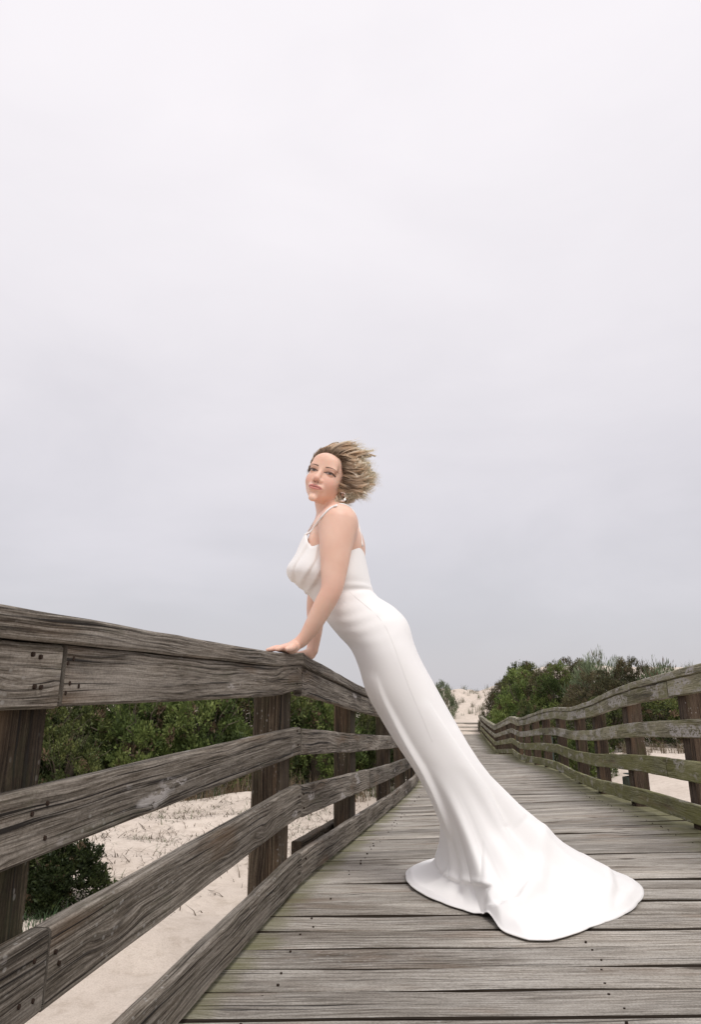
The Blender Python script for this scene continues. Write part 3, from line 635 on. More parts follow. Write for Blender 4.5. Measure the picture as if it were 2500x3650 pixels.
class Field:
    """signed distance grid built from smooth unions of local shapes, turned into one continuous mesh"""
    def __init__(s, lo, hi, h):
        s.lo = np.array(lo, np.float32); s.h = h; s.n = np.ceil((np.array(hi) - s.lo) / h).astype(int) + 1
        s.d = np.full(s.n, .06, np.float32)
    def box(s, lo, hi):
        a = np.clip(np.floor((np.array(lo) - s.lo) / s.h).astype(int), 0, s.n); b = np.clip(np.ceil((np.array(hi) - s.lo) / s.h).astype(int) + 1, 0, s.n)
        sl = tuple(slice(i, j) for i, j in zip(a, b))
        g = [s.lo[k] + s.h * np.arange(a[k], b[k], dtype=np.float32) for k in range(3)]
        return sl, np.stack(np.meshgrid(*g, indexing='ij'), -1)
    def put(s, sl, d, k, sub=False):
        c = s.d[sl]
        if sub: d = -d
        hh = np.clip(.5 + .5 * ((d - c) if not sub else (c - d)) / k, 0, 1)
        if sub: hh = np.clip(.5 - .5 * (d - c) / k, 0, 1); s.d[sl] = d * (1 - hh) + c * hh + k * hh * (1 - hh)
        else: s.d[sl] = d * (1 - hh) + c * hh - k * hh * (1 - hh)
    def cap(s, a, b, ra, rb, k=.02):
        a = np.array(a, np.float32); b = np.array(b, np.float32); r = max(ra, rb) + k + 2 * s.h
        sl, p = s.box(np.minimum(a, b) - r, np.maximum(a, b) + r)
        ab = b - a; t = np.clip(((p - a) @ ab) / max(1e-9, float(ab @ ab)), 0, 1)
        s.put(sl, np.linalg.norm(p - a - t[..., None] * ab, axis=-1) - (ra + (rb - ra) * t), k)
    def chain(s, pts, rs, k=.02):
        """tapered limb through the points: rounded segments first joined hard along a smooth curve, then blended on"""
        pts = np.array(pts, float); rs = np.array(rs, float); m_ = len(pts); u = np.linspace(0, m_ - 1, (m_ - 1) * (14 if m_ > 5 else 6) + 1)
        ext = lambda Z: np.concatenate([2 * Z[:1] - Z[1:2], Z, 2 * Z[-1:] - Z[-2:-1]])
        E_, R_ = ext(pts), ext(rs[:, None]); o, r_ = [], []
        for q in u:
            i = min(int(q), m_ - 2); f = q - i
            for Z, L_ in ((E_, o), (R_, r_)):
                a, b, c, d = Z[i:i + 4]; L_.append(.5 * (2 * b + (c - a) * f + (2 * a - 5 * b + 4 * c - d) * f * f + (3 * b - a - 3 * c + d) * f ** 3))
        o = np.array(o, np.float32); r_ = np.array(r_)[:, 0]; g = r_.max() + k + 2 * s.h
        sl, p = s.box(o.min(0) - g, o.max(0) + g); D = np.full(p.shape[:3], 9., np.float32)
        for i in range(len(o) - 1):
            ab = o[i + 1] - o[i]; g = max(r_[i], r_[i + 1]) + k + 2 * s.h
            lo = np.maximum(((np.minimum(o[i], o[i + 1]) - g) - p[0, 0, 0]) / s.h, 0).astype(int); hi = (((np.maximum(o[i], o[i + 1]) + g) - p[0, 0, 0]) / s.h).astype(int) + 2
            z = tuple(slice(x, y) for x, y in zip(lo, hi)); pp = p[z]
            t = np.clip(((pp - o[i]) @ ab) / max(1e-9, float(ab @ ab)), 0, 1)
            D[z] = np.minimum(D[z], np.linalg.norm(pp - o[i] - t[..., None] * ab, axis=-1) - (r_[i] + (r_[i + 1] - r_[i]) * t))
        s.put(sl, D, k)
    def ell(s, c, r, k=.02, B=None, sub=False, sc=1.0):
        """B rows: the shape's own axes (world vectors, already scaled); r in those units"""
        c = np.array(c, np.float32); r = np.array(r, np.float32)
        if B is None: ext = r; 
        else: ext = np.sqrt(((r[:, None] * B) ** 2).sum(0))
        sl, p = s.box(c - ext - k - 2 * s.h, c + ext + k + 2 * s.h); q = p - c
        if B is not None: q = q @ np.linalg.inv(B).astype(np.float32)
        k0 = np.linalg.norm(q / r, axis=-1); k1 = np.linalg.norm(q / (r * r), axis=-1) + 1e-9
        s.put(sl, k0 * (k0 - 1) / k1 * sc, k, sub)
    def mesh(s):
        d = s.d; ins = d < 0; n = s.n
        cs = [(i, j, k) for i in (0, 1) for j in (0, 1) for k in (0, 1)]
        cnt = sum(ins[i:n[0] - 1 + i, j:n[1] - 1 + j, k:n[2] - 1 + k].astype(np.int8) for i, j, k in cs)
        act = (cnt > 0) & (cnt < 8); I = np.argwhere(act); vid = np.full(act.shape, -1, np.int32); vid[act] = np.arange(len(I))
        val = {c: d[I[:, 0] + c[0], I[:, 1] + c[1], I[:, 2] + c[2]] for c in cs}
        acc = np.zeros((len(I), 3)); num = np.zeros(len(I))
        for a in cs:
            for ax in range(3):
                if a[ax]: continue
                b = list(a); b[ax] = 1; va, vb = val[a], val[tuple(b)]; m = (va < 0) != (vb < 0)
                t = va / np.where(np.abs(va - vb) < 1e-9, 1e-9, va - vb)
                p = np.repeat(np.array(a, float)[None], len(I), 0); p[:, ax] = t
                acc[m] += p[m]; num[m] += 1
        V = s.lo + s.h * (I + acc / num[:, None]); Q = []
        for ax in range(3):
            sa = [slice(None)] * 3; sb = [slice(None)] * 3; sa[ax] = slice(0, -1); sb[ax] = slice(1, None)
            A, Bm = ins[tuple(sa)], ins[tuple(sb)]; E = np.argwhere(A != Bm); o1, o2 = [(1, 2), (2, 0), (0, 1)][ax]
            E = E[(E[:, o1] > 0) & (E[:, o2] > 0) & (E[:, o1] < n[o1] - 1) & (E[:, o2] < n[o2] - 1)]
            q = []
            for e1, e2 in ((-1, -1), (0, -1), (0, 0), (-1, 0)):
                c = E.copy(); c[:, o1] += e1; c[:, o2] += e2; q.append(vid[c[:, 0], c[:, 1], c[:, 2]])
            q = np.stack(q, -1); f = ~A[E[:, 0], E[:, 1], E[:, 2]]; q[f] = q[f][:, ::-1]; Q.append(q)
        return V, np.concatenate(Q)

# head frame (person's left, face forward, up) fitted to the photo
HO = np.array(pt(1170.3, 1705.0, 2.645)); td = np.array([0, 0, CAMH]) - HO; td /= np.linalg.norm(td)
hr = np.cross(np.array([0, 0, 1.0]), td); hr /= np.linalg.norm(hr); hu = np.cross(td, hr)
def headframe(psi, e, r):
    def tr_(v):
        x, y, z = v; y, z = y * math.cos(e) + z * math.sin(e), z * math.cos(e) - y * math.sin(e)
        x, y = x * math.cos(r) + y * math.sin(r), y * math.cos(r) - x * math.sin(r); return x * hr + y * hu + z * td
    return np.array([tr_((math.cos(psi), 0, math.sin(psi))), tr_((-math.sin(psi), 0, math.cos(psi))), tr_((0, 1, 0))])
HB = headframe(.405, .205, .318) * np.array([[1.20e-3], [1.17e-3], [1.11e-3]])      # rows: local mm -> world
def hp(s_, f_, u_): return HO + np.array([s_, f_, u_]) @ HB
def hloc(V): return (V - HO) @ np.linalg.inv(HB)

fd = Field((-.44, 2.36, .82), (.12, 3.00, 1.97), .002)
K = 1.15e-3
def he(c, r, k=8, sub=False): fd.ell(hp(*c), r, k * K, HB, sub, K)
# skull and face
he((0, -14, 30), (74, 92, 84), 10); he((0, 24, -34), (56, 60, 73), 20); he((0, 50, -80), (31, 32, 26), 16); he((0, 77, -104), (15, 12, 13), 14)
for s_ in (-1, 1):
    he((s_ * 30, 48, -32), (25, 27, 28), 22); he((s_ * 27, 70, 17), (24, 11, 9), 12)
    he((s_ * 43, 8, -58), (14, 31, 25), 14)
he((0, 66, 40), (46, 18, 34), 20)
for s_ in (-1, 1):
    he((s_ * 31, 92, 0), (15, 12, 9), 8, True)
    he((s_ * 31, 67.5, -1), (14, 13.5, 12), 3)
    he((s_ * 31, 73.0, 6.5), (15.5, 8, 4.2), 4)               # upper lid
fd.chain([hp(0, 76, 14), hp(0, 86, -8), hp(0, 97, -30)], [8 * K, 8.5 * K, 11 * K], 9 * K)
he((0, 97, -34), (11, 9, 8.5), 6)
for s_ in (-1, 1): he((s_ * 11.5, 86, -38), (8.5, 10, 8), 5); he((s_ * 6, 93, -45), (4, 5, 3), 2, True)
he((0, 80, -64), (26, 11, 15), 14)
he((-8, 87, -60), (13, 7, 4.6), 5); he((8, 87, -60), (13, 7, 4.6), 5); he((0, 86.5, -69.5), (17, 7.5, 5.4), 5)
he((0, 95, -64.6), (24, 6, 1.4), 2, True)
he((0, 86, -80), (16, 5, 3), 8, True)
for s_ in (-1, 1):
    es = 73 if s_ > 0 else -64
    he((es, -8, -22), (7, 17, 29), 5); he((es + 6 * s_, -4, -20), (5, 9, 16), 4, True); he((es - s_, -2, -48), (6, 8, 9), 5)
# neck, shoulders, trunk
nk = P(754, 1196, 2.665)
fd.chain([hp(0, -30, -46), hp(4, -42, -92), nk], [.054, .043, .050], .012)
sh_n, sh_f = P(770, 1192, 2.515), P(751, 1190, 2.835)
fd.chain([sh_n, P(757, 1192, 2.60), P(748, 1190, 2.73), sh_f], [.068, .056, .054, .062], .04)
fd.chain([hp(10, -40, -84), P(772, 1172, 2.60)], [.040, .042], .022)
fd.ell(P(754, 1232), (.096, .160, .125), .04); fd.ell(P(776, 1243), (.085, .155, .115), .05)
fd.ell(P(722, 1245, 2.585), (.046, .066, .058), .035); fd.ell(P(720, 1245, 2.745), (.046, .066, .058), .035)
fd.chain([P(768, 1250), P(784, 1345), P(815, 1400), P(862, 1440), P(890, 1500)], [.100, .090, .095, .115, .11], .05)
fd.ell(P(784, 1345), (.09, .10, .08), .04)
# arms
near_arm = [P(768, 1188, 2.495), P(763, 1238, 2.475), P(759, 1290, 2.462), P(753, 1337, 2.455), P(735, 1374, 2.462), P(713, 1415, 2.478), P(696, 1442, 2.490), P(683, 1456, 2.497), P(669, 1465, 2.50)]
fd.chain(near_arm, [.078, .064, .0520, .0415, .0385, .0330, .0265, .0238, .0190], .02)
far_arm = [P(751, 1190, 2.845), P(737, 1250, 2.868), P(724, 1320, 2.872), P(716, 1376, 2.868), P(716, 1420, 2.862), P(712, 1458, 2.855), P(709, 1476, 2.85)]
fd.chain(far_arm, [.064, .056, .045, .038, .034, .027, .0245], .02)
def hand(wr, fwd, top, lat):
    """flat hand resting on a surface at height top; fwd: finger direction, lat: towards the thumb"""
    f = np.array(fwd, float); f /= np.linalg.norm(f); l = np.array(lat, float); l -= f * (l @ f); l /= np.linalg.norm(l); u = np.array([0, 0, 1.0])
    def q(a, b, z): p = wr + f * a * .68 + l * b * .92; return np.array([p[0], p[1], top + z])
    fd.chain([wr, q(.020, 0, .018)], [.0200, .0185], .010)
    for b, a0 in ((.030, .078), (.010, .083), (-.011, .079), (-.030, .070)):
        fd.chain([q(.014, b * .55, .0175), q(a0 * .6, b * .85, .0165), q(a0, b, .0145)], [.0185, .0165, .0130], .010)
    for b, a0, ln in ((.030, .078, .070), (.0105, .083, .080), (-.011, .079, .074), (-.031, .070, .058)):
        sp = 1 + .10 * (b > 0)
        fd.chain([q(a0, b, .0145), q(a0 + ln * .45, b * 1.28 * sp, .0150), q(a0 + ln * .78, b * 1.42 * sp, .0095), q(a0 + ln, b * 1.5 * sp, .0075)], [.0112, .0098, .0088, .0074], .003)
    fd.chain([q(.018, .022, .022), q(.045, .046, .017), q(.072, .060, .012), q(.094, .064, .009)], [.0165, .0135, .0108, .0086], .006)
    return q
def cap_top(y): return zl(y) + OFF['cap'][1] + tl('cap', y)
qn = hand(near_arm[-1], (-.78, -.52, 0), cap_top(2.49) + .001, (.3, -.9, 0))
qf = hand(far_arm[-1], (-.92, .22, 0), cap_top(2.86) + .001, (-.2, -.9, 0))
V, Q = fd.mesh(); del fd
V = V.astype(np.float64)
# light smoothing away from the face
nb = np.concatenate([Q[:, [0, 1]], Q[:, [1, 2]], Q[:, [2, 3]], Q[:, [3, 0]]])
keep_ = np.where((np.linalg.norm(V - HO, axis=1) < .16) | (V[:, 2] < .93), 0., 1.)[:, None]     # face and hands stay crisp
for it in range(22):
    acc = np.zeros_like(V); ct = np.zeros(len(V))
    for a, c in ((0, 1), (1, 0)):
        for ax in range(3): acc[:, ax] += np.bincount(nb[:, a], V[nb[:, c], ax], len(V))
        ct += np.bincount(nb[:, a], minlength=len(V))
    lam = .5 if it < 2 else .5 * keep_
    V = V * (1 - lam) + lam * acc / np.maximum(ct, 1)[:, None]
# complexion: lips, brows, eyes, warm cheeks and knuckles as attribute colours of the skin itself
L = hloc(V); S_, F_, U_ = L.T; near = (np.abs(S_) < 90) & (np.abs(F_) < 130) & (U_ > -125) & (U_ < 140)
col = np.tile(np.array([.785, .545, .430, 1.0]), (len(V), 1))
def blend(m, c):
    m = np.clip(m, 0, 1)[:, None]; col[:, :3] = col[:, :3] * (1 - m) + np.array(c) * m
sstep = lambda x, a, b: np.clip((x - a) / (b - a), 0, 1) ** 2 * (3 - 2 * np.clip((x - a) / (b - a), 0, 1))
fm = near & (F_ > 30)
for s_ in (-1, 1): blend(fm * np.exp(-(((S_ - s_ * 40) / 22) ** 2 + ((U_ + 36) / 20) ** 2)) * .45, (.74, .36, .29))
blend(fm * np.exp(-((S_ / 14) ** 2 + ((U_ + 36) / 10) ** 2)) * .45, (.72, .34, .27))
mw = np.clip(1 - (S_ / 27) ** 2, 0, 1)
blend(fm * (F_ > 70) * sstep(9.5 * mw ** .6 + 1 - np.abs(U_ + 65), 0, 2.5) * .85, (.56, .22, .20))
blend(fm * (F_ > 70) * sstep(1.6 - np.abs(U_ + 64.6 + .006 * S_ ** 2 * .4), 0, 1.4) * (np.abs(S_) < 25) * .75, (.16, .05, .045))
for s_ in (-1, 1):
    x = s_ * S_ - 31; ue = U_ + .4 - .05 * x
    lid = 4.2 * np.clip(1 - (x / 16.5) ** 2, 0, 1)
    inside = fm * (F_ > 55) * sstep(lid - np.abs(ue), -.6, 1.0)
    blend(inside, (.36, .30, .28))
    blend(inside * sstep(6.2 - np.hypot(S_ - s_ * 31 - 3.2, ue + .6), 0, 1.5), (.075, .085, .085))
    blend(inside * sstep(2.6 - np.hypot(S_ - s_ * 31 - 3.2, ue + .6), 0, 1.2), (.008, .008, .008))
    lash = fm * (F_ > 45) * (np.abs(x + 1) < 19) * sstep(2.6 + .04 * (x + 16) - np.abs(ue - lid * 1.0 - 1.0 + .010 * np.clip(x, 0, 30) ** 2), 0, 1.5)
    blend(lash * .95, (.022, .015, .012))
    low = fm * (F_ > 55) * (np.abs(x) < 15) * sstep(1.4 - np.abs(ue + lid + .6), 0, 1.2); blend(low * .6, (.10, .06, .045))
    sh = fm * (F_ > 50) * np.exp(-((x - 2) / 17) ** 2 - ((ue - 9) / 5.0) ** 2); blend(sh * .55, (.42, .22, .15))
    bx = s_ * S_ - 31; bc = 17.0 + 3.2 * (1 - ((bx - 4) / 19) ** 2) - .04 * bx
    br = fm * (F_ > 40) * (bx > -17) * (bx < 24) * sstep(3.2 - .055 * (bx + 17) - np.abs(U_ - bc), -.3, 1.4); blend(br * .95, (.075, .040, .026))
    blend(fm * np.exp(-(((S_ - s_ * 6) / 4) ** 2 + ((U_ + 45) / 3) ** 2)) * (F_ > 82) * .85, (.12, .045, .035))  # nostril shade painted into the skin colour
for c_, r_, a_ in ((near_arm[3], .055, .35), (near_arm[0], .07, .22), (far_arm[3], .05, .3), (np.array([-.27, 2.44, .88]), .06, .35), (np.array([-.25, 2.88, .87]), .06, .35)):
    blend(np.exp(-(np.linalg.norm(V - c_, axis=1) / r_) ** 2) * a_, (.76, .42, .34))
m, t, b = newmat('fair_skin', .42)
at = N(t, 'ShaderNodeAttribute', attribute_name='tint'); g = N(t, 'ShaderNodeTexCoord')
n1 = N(t, 'ShaderNodeTexNoise', i={'Scale': 9.0, 'Detail': 5.0}); t.links.new(g.outputs['Object'], n1.inputs[0])
t.links.new(mixc(t, 1.0, at.outputs[0], ramp(t, [(.3, (.95, .86, .83)), (.7, (1.05, 1.05, 1.06))], n1.outputs[0]).outputs[0], 'MULTIPLY'), b.inputs['Base Color'])
b.inputs['Subsurface Weight'].default_value = .18; b.inputs['Subsurface Radius'].default_value = (1.0, .35, .2); b.inputs['Subsurface Scale'].default_value = .012
n2 = N(t, 'ShaderNodeTexNoise', i={'Scale': 420.0, 'Detail': 2.0}); t.links.new(g.outputs['Object'], n2.inputs[0])
bp = N(t, 'ShaderNodeBump', i={'Strength': .12, 'Distance': .001}); t.links.new(n2.outputs[0], bp.inputs['Height']); t.links.new(bp.outputs[0], b.inputs['Normal'])
M_SKIN = m
# legs under the gown, continuing the same body mesh
legs = []
for s_ in (-1, 1):
    pth = [P(868, 1450, MY + s_ * .05), P(905, 1560, MY + s_ * .065), P(965, 1680, MY + s_ * .05), P(1015, 1790, MY + .03 + s_ * .04), np.array([.43, MY + .06 + s_ * .03, .08])]
    legs.append(tube(pth, [.080, .068, .048, .034, .02], 14))
lv, lf = merge(legs); n0 = len(V)
lv = np.array([tuple(p) for p in lv]); quads = [tuple(i + n0 for i in f) for f in lf if len(f) == 4]
V2 = np.vstack([V, lv]); Q2 = np.vstack([Q, np.array(quads)]); col2 = np.vstack([col, np.tile(col[0] * 0 + [.785, .545, .43, 1], (len(lv), 1))])
body = obj('body', fastmesh('body', V2, Q2, M_SKIN, col2, smooth=True), person)

# ---- gown
m, t, b = newmat('white_crepe', .72)
g = N(t, 'ShaderNodeTexCoord'); n1 = N(t, 'ShaderNodeTexNoise', i={'Scale': 260.0, 'Detail': 2.0}); t.links.new(g.outputs['Object'], n1.inputs[0])
b.inputs['Base Color'].default_value = (.88, .86, .845, 1); b.inputs['Sheen Weight'].default_value = .15
bp = N(t, 'ShaderNodeBump', i={'Strength': .15, 'Distance': .001}); t.links.new(n1.outputs[0], bp.inputs['Height']); t.links.new(bp.outputs[0], b.inputs['Normal'])
M_GOWN = m
ROWS = [((694, 1213), (824, 1238), .156), ((672, 1262), (831, 1272), .158), ((652, 1298), (839, 1310), .160), ((665, 1319), (843, 1328), .150), ((690, 1338), (848, 1342), .136),
        ((714, 1368), (857, 1355), .130), ((742, 1410), (896, 1381), .150), ((769, 1443), (925, 1413), .168), ((797, 1474), (940, 1462), .178), ((815, 1515), (957, 1502), .178), ((833, 1574), (985, 1552), .170),
        ((864, 1630), (1017, 1610), .158), ((895, 1681), (1050, 1667), .150), ((929, 1731), (1085, 1727), .146)]
NT = 360
th = np.linspace(0, 2 * np.pi, NT, endpoint=False); ct_, st_ = np.cos(th), np.sin(th)
rows = []
for (a, c, wd) in ROWS:
    a, c = P(*a), P(*c); ce = (a + c) / 2; hx = (c - a) / 2
    e_ = .92
    rows.append(ce + hx * (np.sign(ct_) * np.abs(ct_) ** e_)[:, None] + np.array([0, -wd, 0]) * (np.sign(st_) * np.abs(st_) ** e_)[:, None])
rows = np.array(rows)
def catmull(R, sub):
    R = np.concatenate([2 * R[:1] - R[1:2], R, 2 * R[-1:] - R[-2:-1]]); o = []
    for i in range(1, len(R) - 2):
        for q in np.linspace(0, 1, sub, endpoint=False):
            a, b_, c, d = R[i - 1:i + 3]; o.append(.5 * ((2 * b_) + (c - a) * q + (2 * a - 5 * b_ + 4 * c - d) * q ** 2 + (3 * b_ - a - 3 * c + d) * q ** 3))
    o.append(R[-2]); return np.array(o)
SUB = 6
top = catmull(rows, SUB); nb_ = len(top)
# draped folds across the bust (front is theta = pi), sagging from the strap points
ri = np.linspace(0, len(ROWS) - 1, nb_)
A = np.broadcast_to(th, (nb_, NT)); Rr = np.broadcast_to(ri[:, None], (nb_, NT))
cent = top.mean(1, keepdims=True); rad = top - cent; rad /= np.linalg.norm(rad, axis=-1, keepdims=True) + 1e-9
side = np.abs(np.angle(np.exp(1j * (A - np.pi)))) ; bust = np.exp(-((Rr - 2.0) / 1.5) ** 2)
ph = side * 6.2 + Rr * 1.05
fold = (np.abs(np.sin(ph * .95)) ** .6 - .62) * .006 * bust * np.exp(-((side - .9) / .8) ** 2)
cres = -.005 * np.exp(-((Rr - 4.15 + .25 * np.cos(side)) / .28) ** 2) * np.clip(np.cos(side) - .25, 0, 1)
wr_ = .0045 * np.sin(Rr * 5.0 + 2.2 * np.cos(A) + .8) * np.exp(-((Rr - 4.6) / 1.1) ** 2) * np.exp(-((np.angle(np.exp(1j * (A - .9)))) / .9) ** 2)
tens = .0022 * np.sin(9.0 * Rr + 3.0 * np.sin(A * 2 + .6) + 1.5 * A) * np.exp(-((Rr - 6.2) / 1.5) ** 2) * np.exp(-((np.angle(np.exp(1j * (A - 1.9)))) / .8) ** 2)
top = top + rad * (fold + cres + wr_ + tens)[..., None]
# neckline: lower in front and under the arms, straight across the back
# train: outline on the planks traced as a real footprint
OUTL = [(922, 1986), (929, 2004), (958, 2026), (1000, 2045), (1050, 2062), (1098, 2077), (1120, 2096), (1150, 2115), (1200, 2131), (1250, 2132), (1300, 2119), (1340, 2103), (1376, 2091), (1420, 2073), (1450, 2048), (1463, 2022), (1446, 2000), (1402, 1976), (1345, 1955), (1270, 1938), (1180, 1930), (1080, 1932), (1000, 1938), (945, 1958)]
G = []
for x, y in OUTL:
    p = None
    d = pt(x * DS, y * DS, 1.0) - Vector((0, 0, CAMH)); s_ = (0.006 - CAMH) / d.z; q = Vector((0, 0, CAMH)) + d * s_; s_ = ((zl(q.y) + zr(q.y)) / 2 + .006 - CAMH) / d.z; q = Vector((0, 0, CAMH)) + d * s_; G.append((q.x, q.y))
G = np.array(G); gc = np.array([.60, 2.64])
ga = np.arctan2(-(G[:, 1] - gc[1]), G[:, 0] - gc[0]) % (2 * np.pi); gr = np.hypot(*(G - gc).T); o_ = np.argsort(ga)
gR = np.interp(th, np.concatenate([ga[o_] - 2 * np.pi, ga[o_], ga[o_] + 2 * np.pi]), np.tile(gr[o_], 3))
GP = gc + gR[:, None] * np.stack([ct_, -st_], -1)
deckz = np.array([zl(y_) + (zr(y_) - zl(y_)) * .4 for y_ in GP[:, 1]])
Kr = top[-1]; Tn = top[-1] - top[-7]; Tn /= np.linalg.norm(Tn, axis=-1, keepdims=True)
foot = np.array([.43, 2.70])
P3 = np.column_stack([GP, deckz + .006]); lf_ = .36 + .22 * ct_ + .06 * st_
P2 = np.column_stack([foot + lf_[:, None] * (GP - foot), np.full(NT, .006) + .075 * np.clip(ct_, 0, 1) ** 1.5 + .02 * np.clip(st_, 0, 1)])
P1 = Kr + Tn * (.24 - .07 * ct_)[:, None]
NS = 96; tt = np.linspace(0, 1, NS + 1)[1:]
sk = np.array([(1 - q) ** 3 * Kr + 3 * (1 - q) ** 2 * q * P1 + 3 * (1 - q) * q ** 2 * P2 + q ** 3 * P3 for q in tt])
T2 = tt[:, None]; A2 = th[None]
env = np.sin(np.pi * np.clip(T2, 0, 1)) ** 1.2
rip = .020 * np.sin(3 * A2 + 1.0 + 1.2 * T2) + .013 * np.sin(7 * A2 - 2.0 * T2 + .4) + .006 * np.sin(13 * A2 + 3 * T2)
out2 = sk - np.array([gc[0] - .12, gc[1], 0]); out2[..., 2] = .15; out2 /= np.linalg.norm(out2, axis=-1, keepdims=True)
sk = sk + out2 * (rip * env)[..., None]
rim = sstep(T2, .62, .86) * (1 - sstep(T2, .955, 1.0))
sk[..., 2] += rim * (.007 + .007 * np.sin(2 * A2 + .8) + .004 * np.sin(5 * A2))
sk[..., 2] = np.maximum(sk[..., 2], np.interp(sk[..., 1], ZL[:, 0], ZL[:, 1]) + .0055)
# armhole: the neckline dips between strap and arm
r0_ = .22 * np.exp(-((np.angle(np.exp(1j * (th - 3.3)))) / .7) ** 2) + .80 * np.exp(-((np.angle(np.exp(1j * (th - 2.02)))) / .42) ** 2)
for j in range(NT):
    q_ = (r0_[j] + (ri[-1] - r0_[j]) * ri / ri[-1]) if r0_[j] > .01 else ri
    for ax in range(3): top[:, j, ax] = np.interp(q_, ri, top[:, j, ax].copy())
# the train is folded: its front half lies doubled over the rest, and a soft roll crosses it
def onfloor(L_, z=.03):
    o = []
    for x, y in L_:
        d = pt(x * DS, y * DS, 1.0) - Vector((0, 0, CAMH)); q = Vector((0, 0, CAMH)) + d * ((z - CAMH) / d.z); o.append((q.x, q.y))
    return np.array(o)
LAY = onfloor([(1003, 1988), (1060, 2004), (1112, 2016), (1098, 2045), (1098, 2077), (1122, 2110), (1152, 2135), (1200, 2160), (1250, 2160), (1300, 2140), (1358, 2098), (1392, 2062), (1404, 2035), (1396, 2003), (1340, 1978), (1237, 1948), (1180, 1900), (1040, 1900)])
ROLL = onfloor([(1085, 2050), (1135, 2066), (1185, 2062), (1225, 2042), (1243, 2010), (1245, 1985)], .05)
X_, Y_ = sk[..., 0], sk[..., 1]
def seg_d(A_, B_):
    ax, ay = A_; bx, by = B_; t = np.clip(((X_ - ax) * (bx - ax) + (Y_ - ay) * (by - ay)) / ((bx - ax) ** 2 + (by - ay) ** 2), 0, 1)
    return np.hypot(X_ - ax - t * (bx - ax), Y_ - ay - t * (by - ay))
dd = np.full(X_.shape, 9.); ins = np.zeros(X_.shape, bool)
for i in range(len(LAY)):
    A_, B_ = LAY[i - 1], LAY[i]; dd = np.minimum(dd, seg_d(A_, B_))
    ins ^= ((A_[1] > Y_) != (B_[1] > Y_)) & (X_ < (B_[0] - A_[0]) * (Y_ - A_[1]) / (B_[1] - A_[1] + 1e-12) + A_[0])
sdist = np.where(ins, dd, -dd); low = sstep(T2, .32, .50)
sk[..., 2] += low * (.015 * sstep(sdist, -.004, .012) + .003 * np.exp(-((sdist - .016) / .012) ** 2)) * (1 - sstep(T2, .90, .99))
rd = np.min([seg_d(ROLL[i], ROLL[i + 1]) for i in range(len(ROLL) - 1)], axis=0)
sk[..., 2] += sstep(T2, .45, .6) * .024 * np.exp(-(rd / .022) ** 2)
gw = np.concatenate([top, sk]); nr = len(gw)
# the sharp draped edge that runs from the thigh to the hem on the near side
def ridge(a0, a1, r0, r1, h, wdt):
    r = np.arange(nr)[:, None]; f = np.clip((r - r0) / (r1 - r0), 0, 1); c = a0 + (a1 - a0) * f
    q = np.angle(np.exp(1j * (th[None] - c))); e_ = np.sin(np.pi * f) ** .6 * (r > r0) * (r < r1)
    return h * e_ * np.where(q > 0, np.exp(-(q / wdt) ** 2), np.exp(-(q / (wdt * .22)) ** 2))
off = ridge(2.2, 2.55, 9.2 * SUB, nb_ + 36, .020, .42) + ridge(1.15, .75, 10.5 * SUB, nb_ + 34, .012, .35) + ridge(.55, .35, 11.5 * SUB, nb_ + 38, .016, .30)
nrm = np.cross(np.roll(gw, -1, 1) - np.roll(gw, 1, 1), np.gradient(gw, axis=0)); nrm /= np.linalg.norm(nrm, axis=-1, keepdims=True) + 1e-9
if (nrm[20] * rad[20]).sum() < 0: nrm = -nrm
gw = gw + nrm * off[..., None]
q_ = gw[:nb_] - np.array([0, 0, CAMH]); dep = q_[..., 1] * math.cos(PIT) + q_[..., 2] * math.sin(PIT)
px_ = 1250 + F * q_[..., 0] / dep; py_ = 1825 - F * (q_[..., 2] * math.cos(PIT) - q_[..., 1] * math.sin(PIT)) / dep
for pl, h_ in (([(1106, 1925), (1078, 1969), (1046, 2024), (1044, 2067)], .0055), ([(1135, 1935), (1122, 2003), (1094, 2043), (1078, 2072), (1076, 2098)], .0055), ([(1090, 1915), (1050, 1970), (1025, 2030)], .0025)):
    best = np.full(px_.shape, 1e9); sg = np.zeros(px_.shape)
    for (ax, ay), (bx, by) in zip(pl[:-1], pl[1:]):
        t_ = np.clip(((px_ - ax) * (bx - ax) + (py_ - ay) * (by - ay)) / ((bx - ax) ** 2 + (by - ay) ** 2), 0, 1); ex, ey = px_ - ax - t_ * (bx - ax), py_ - ay - t_ * (by - ay)
        d_ = np.hypot(ex, ey); c_ = ex * (by - ay) - ey * (bx - ax); m_ = d_ < best; best[m_] = d_[m_]; sg[m_] = np.sign(c_[m_])
    bump_ = h_ * np.where(sg > 0, np.exp(-(best / 4) ** 2), np.exp(-(best / 15) ** 2)) * (gw[:nb_, :, 1] < MY)
    gw[:nb_] += nrm[:nb_] * bump_[..., None]
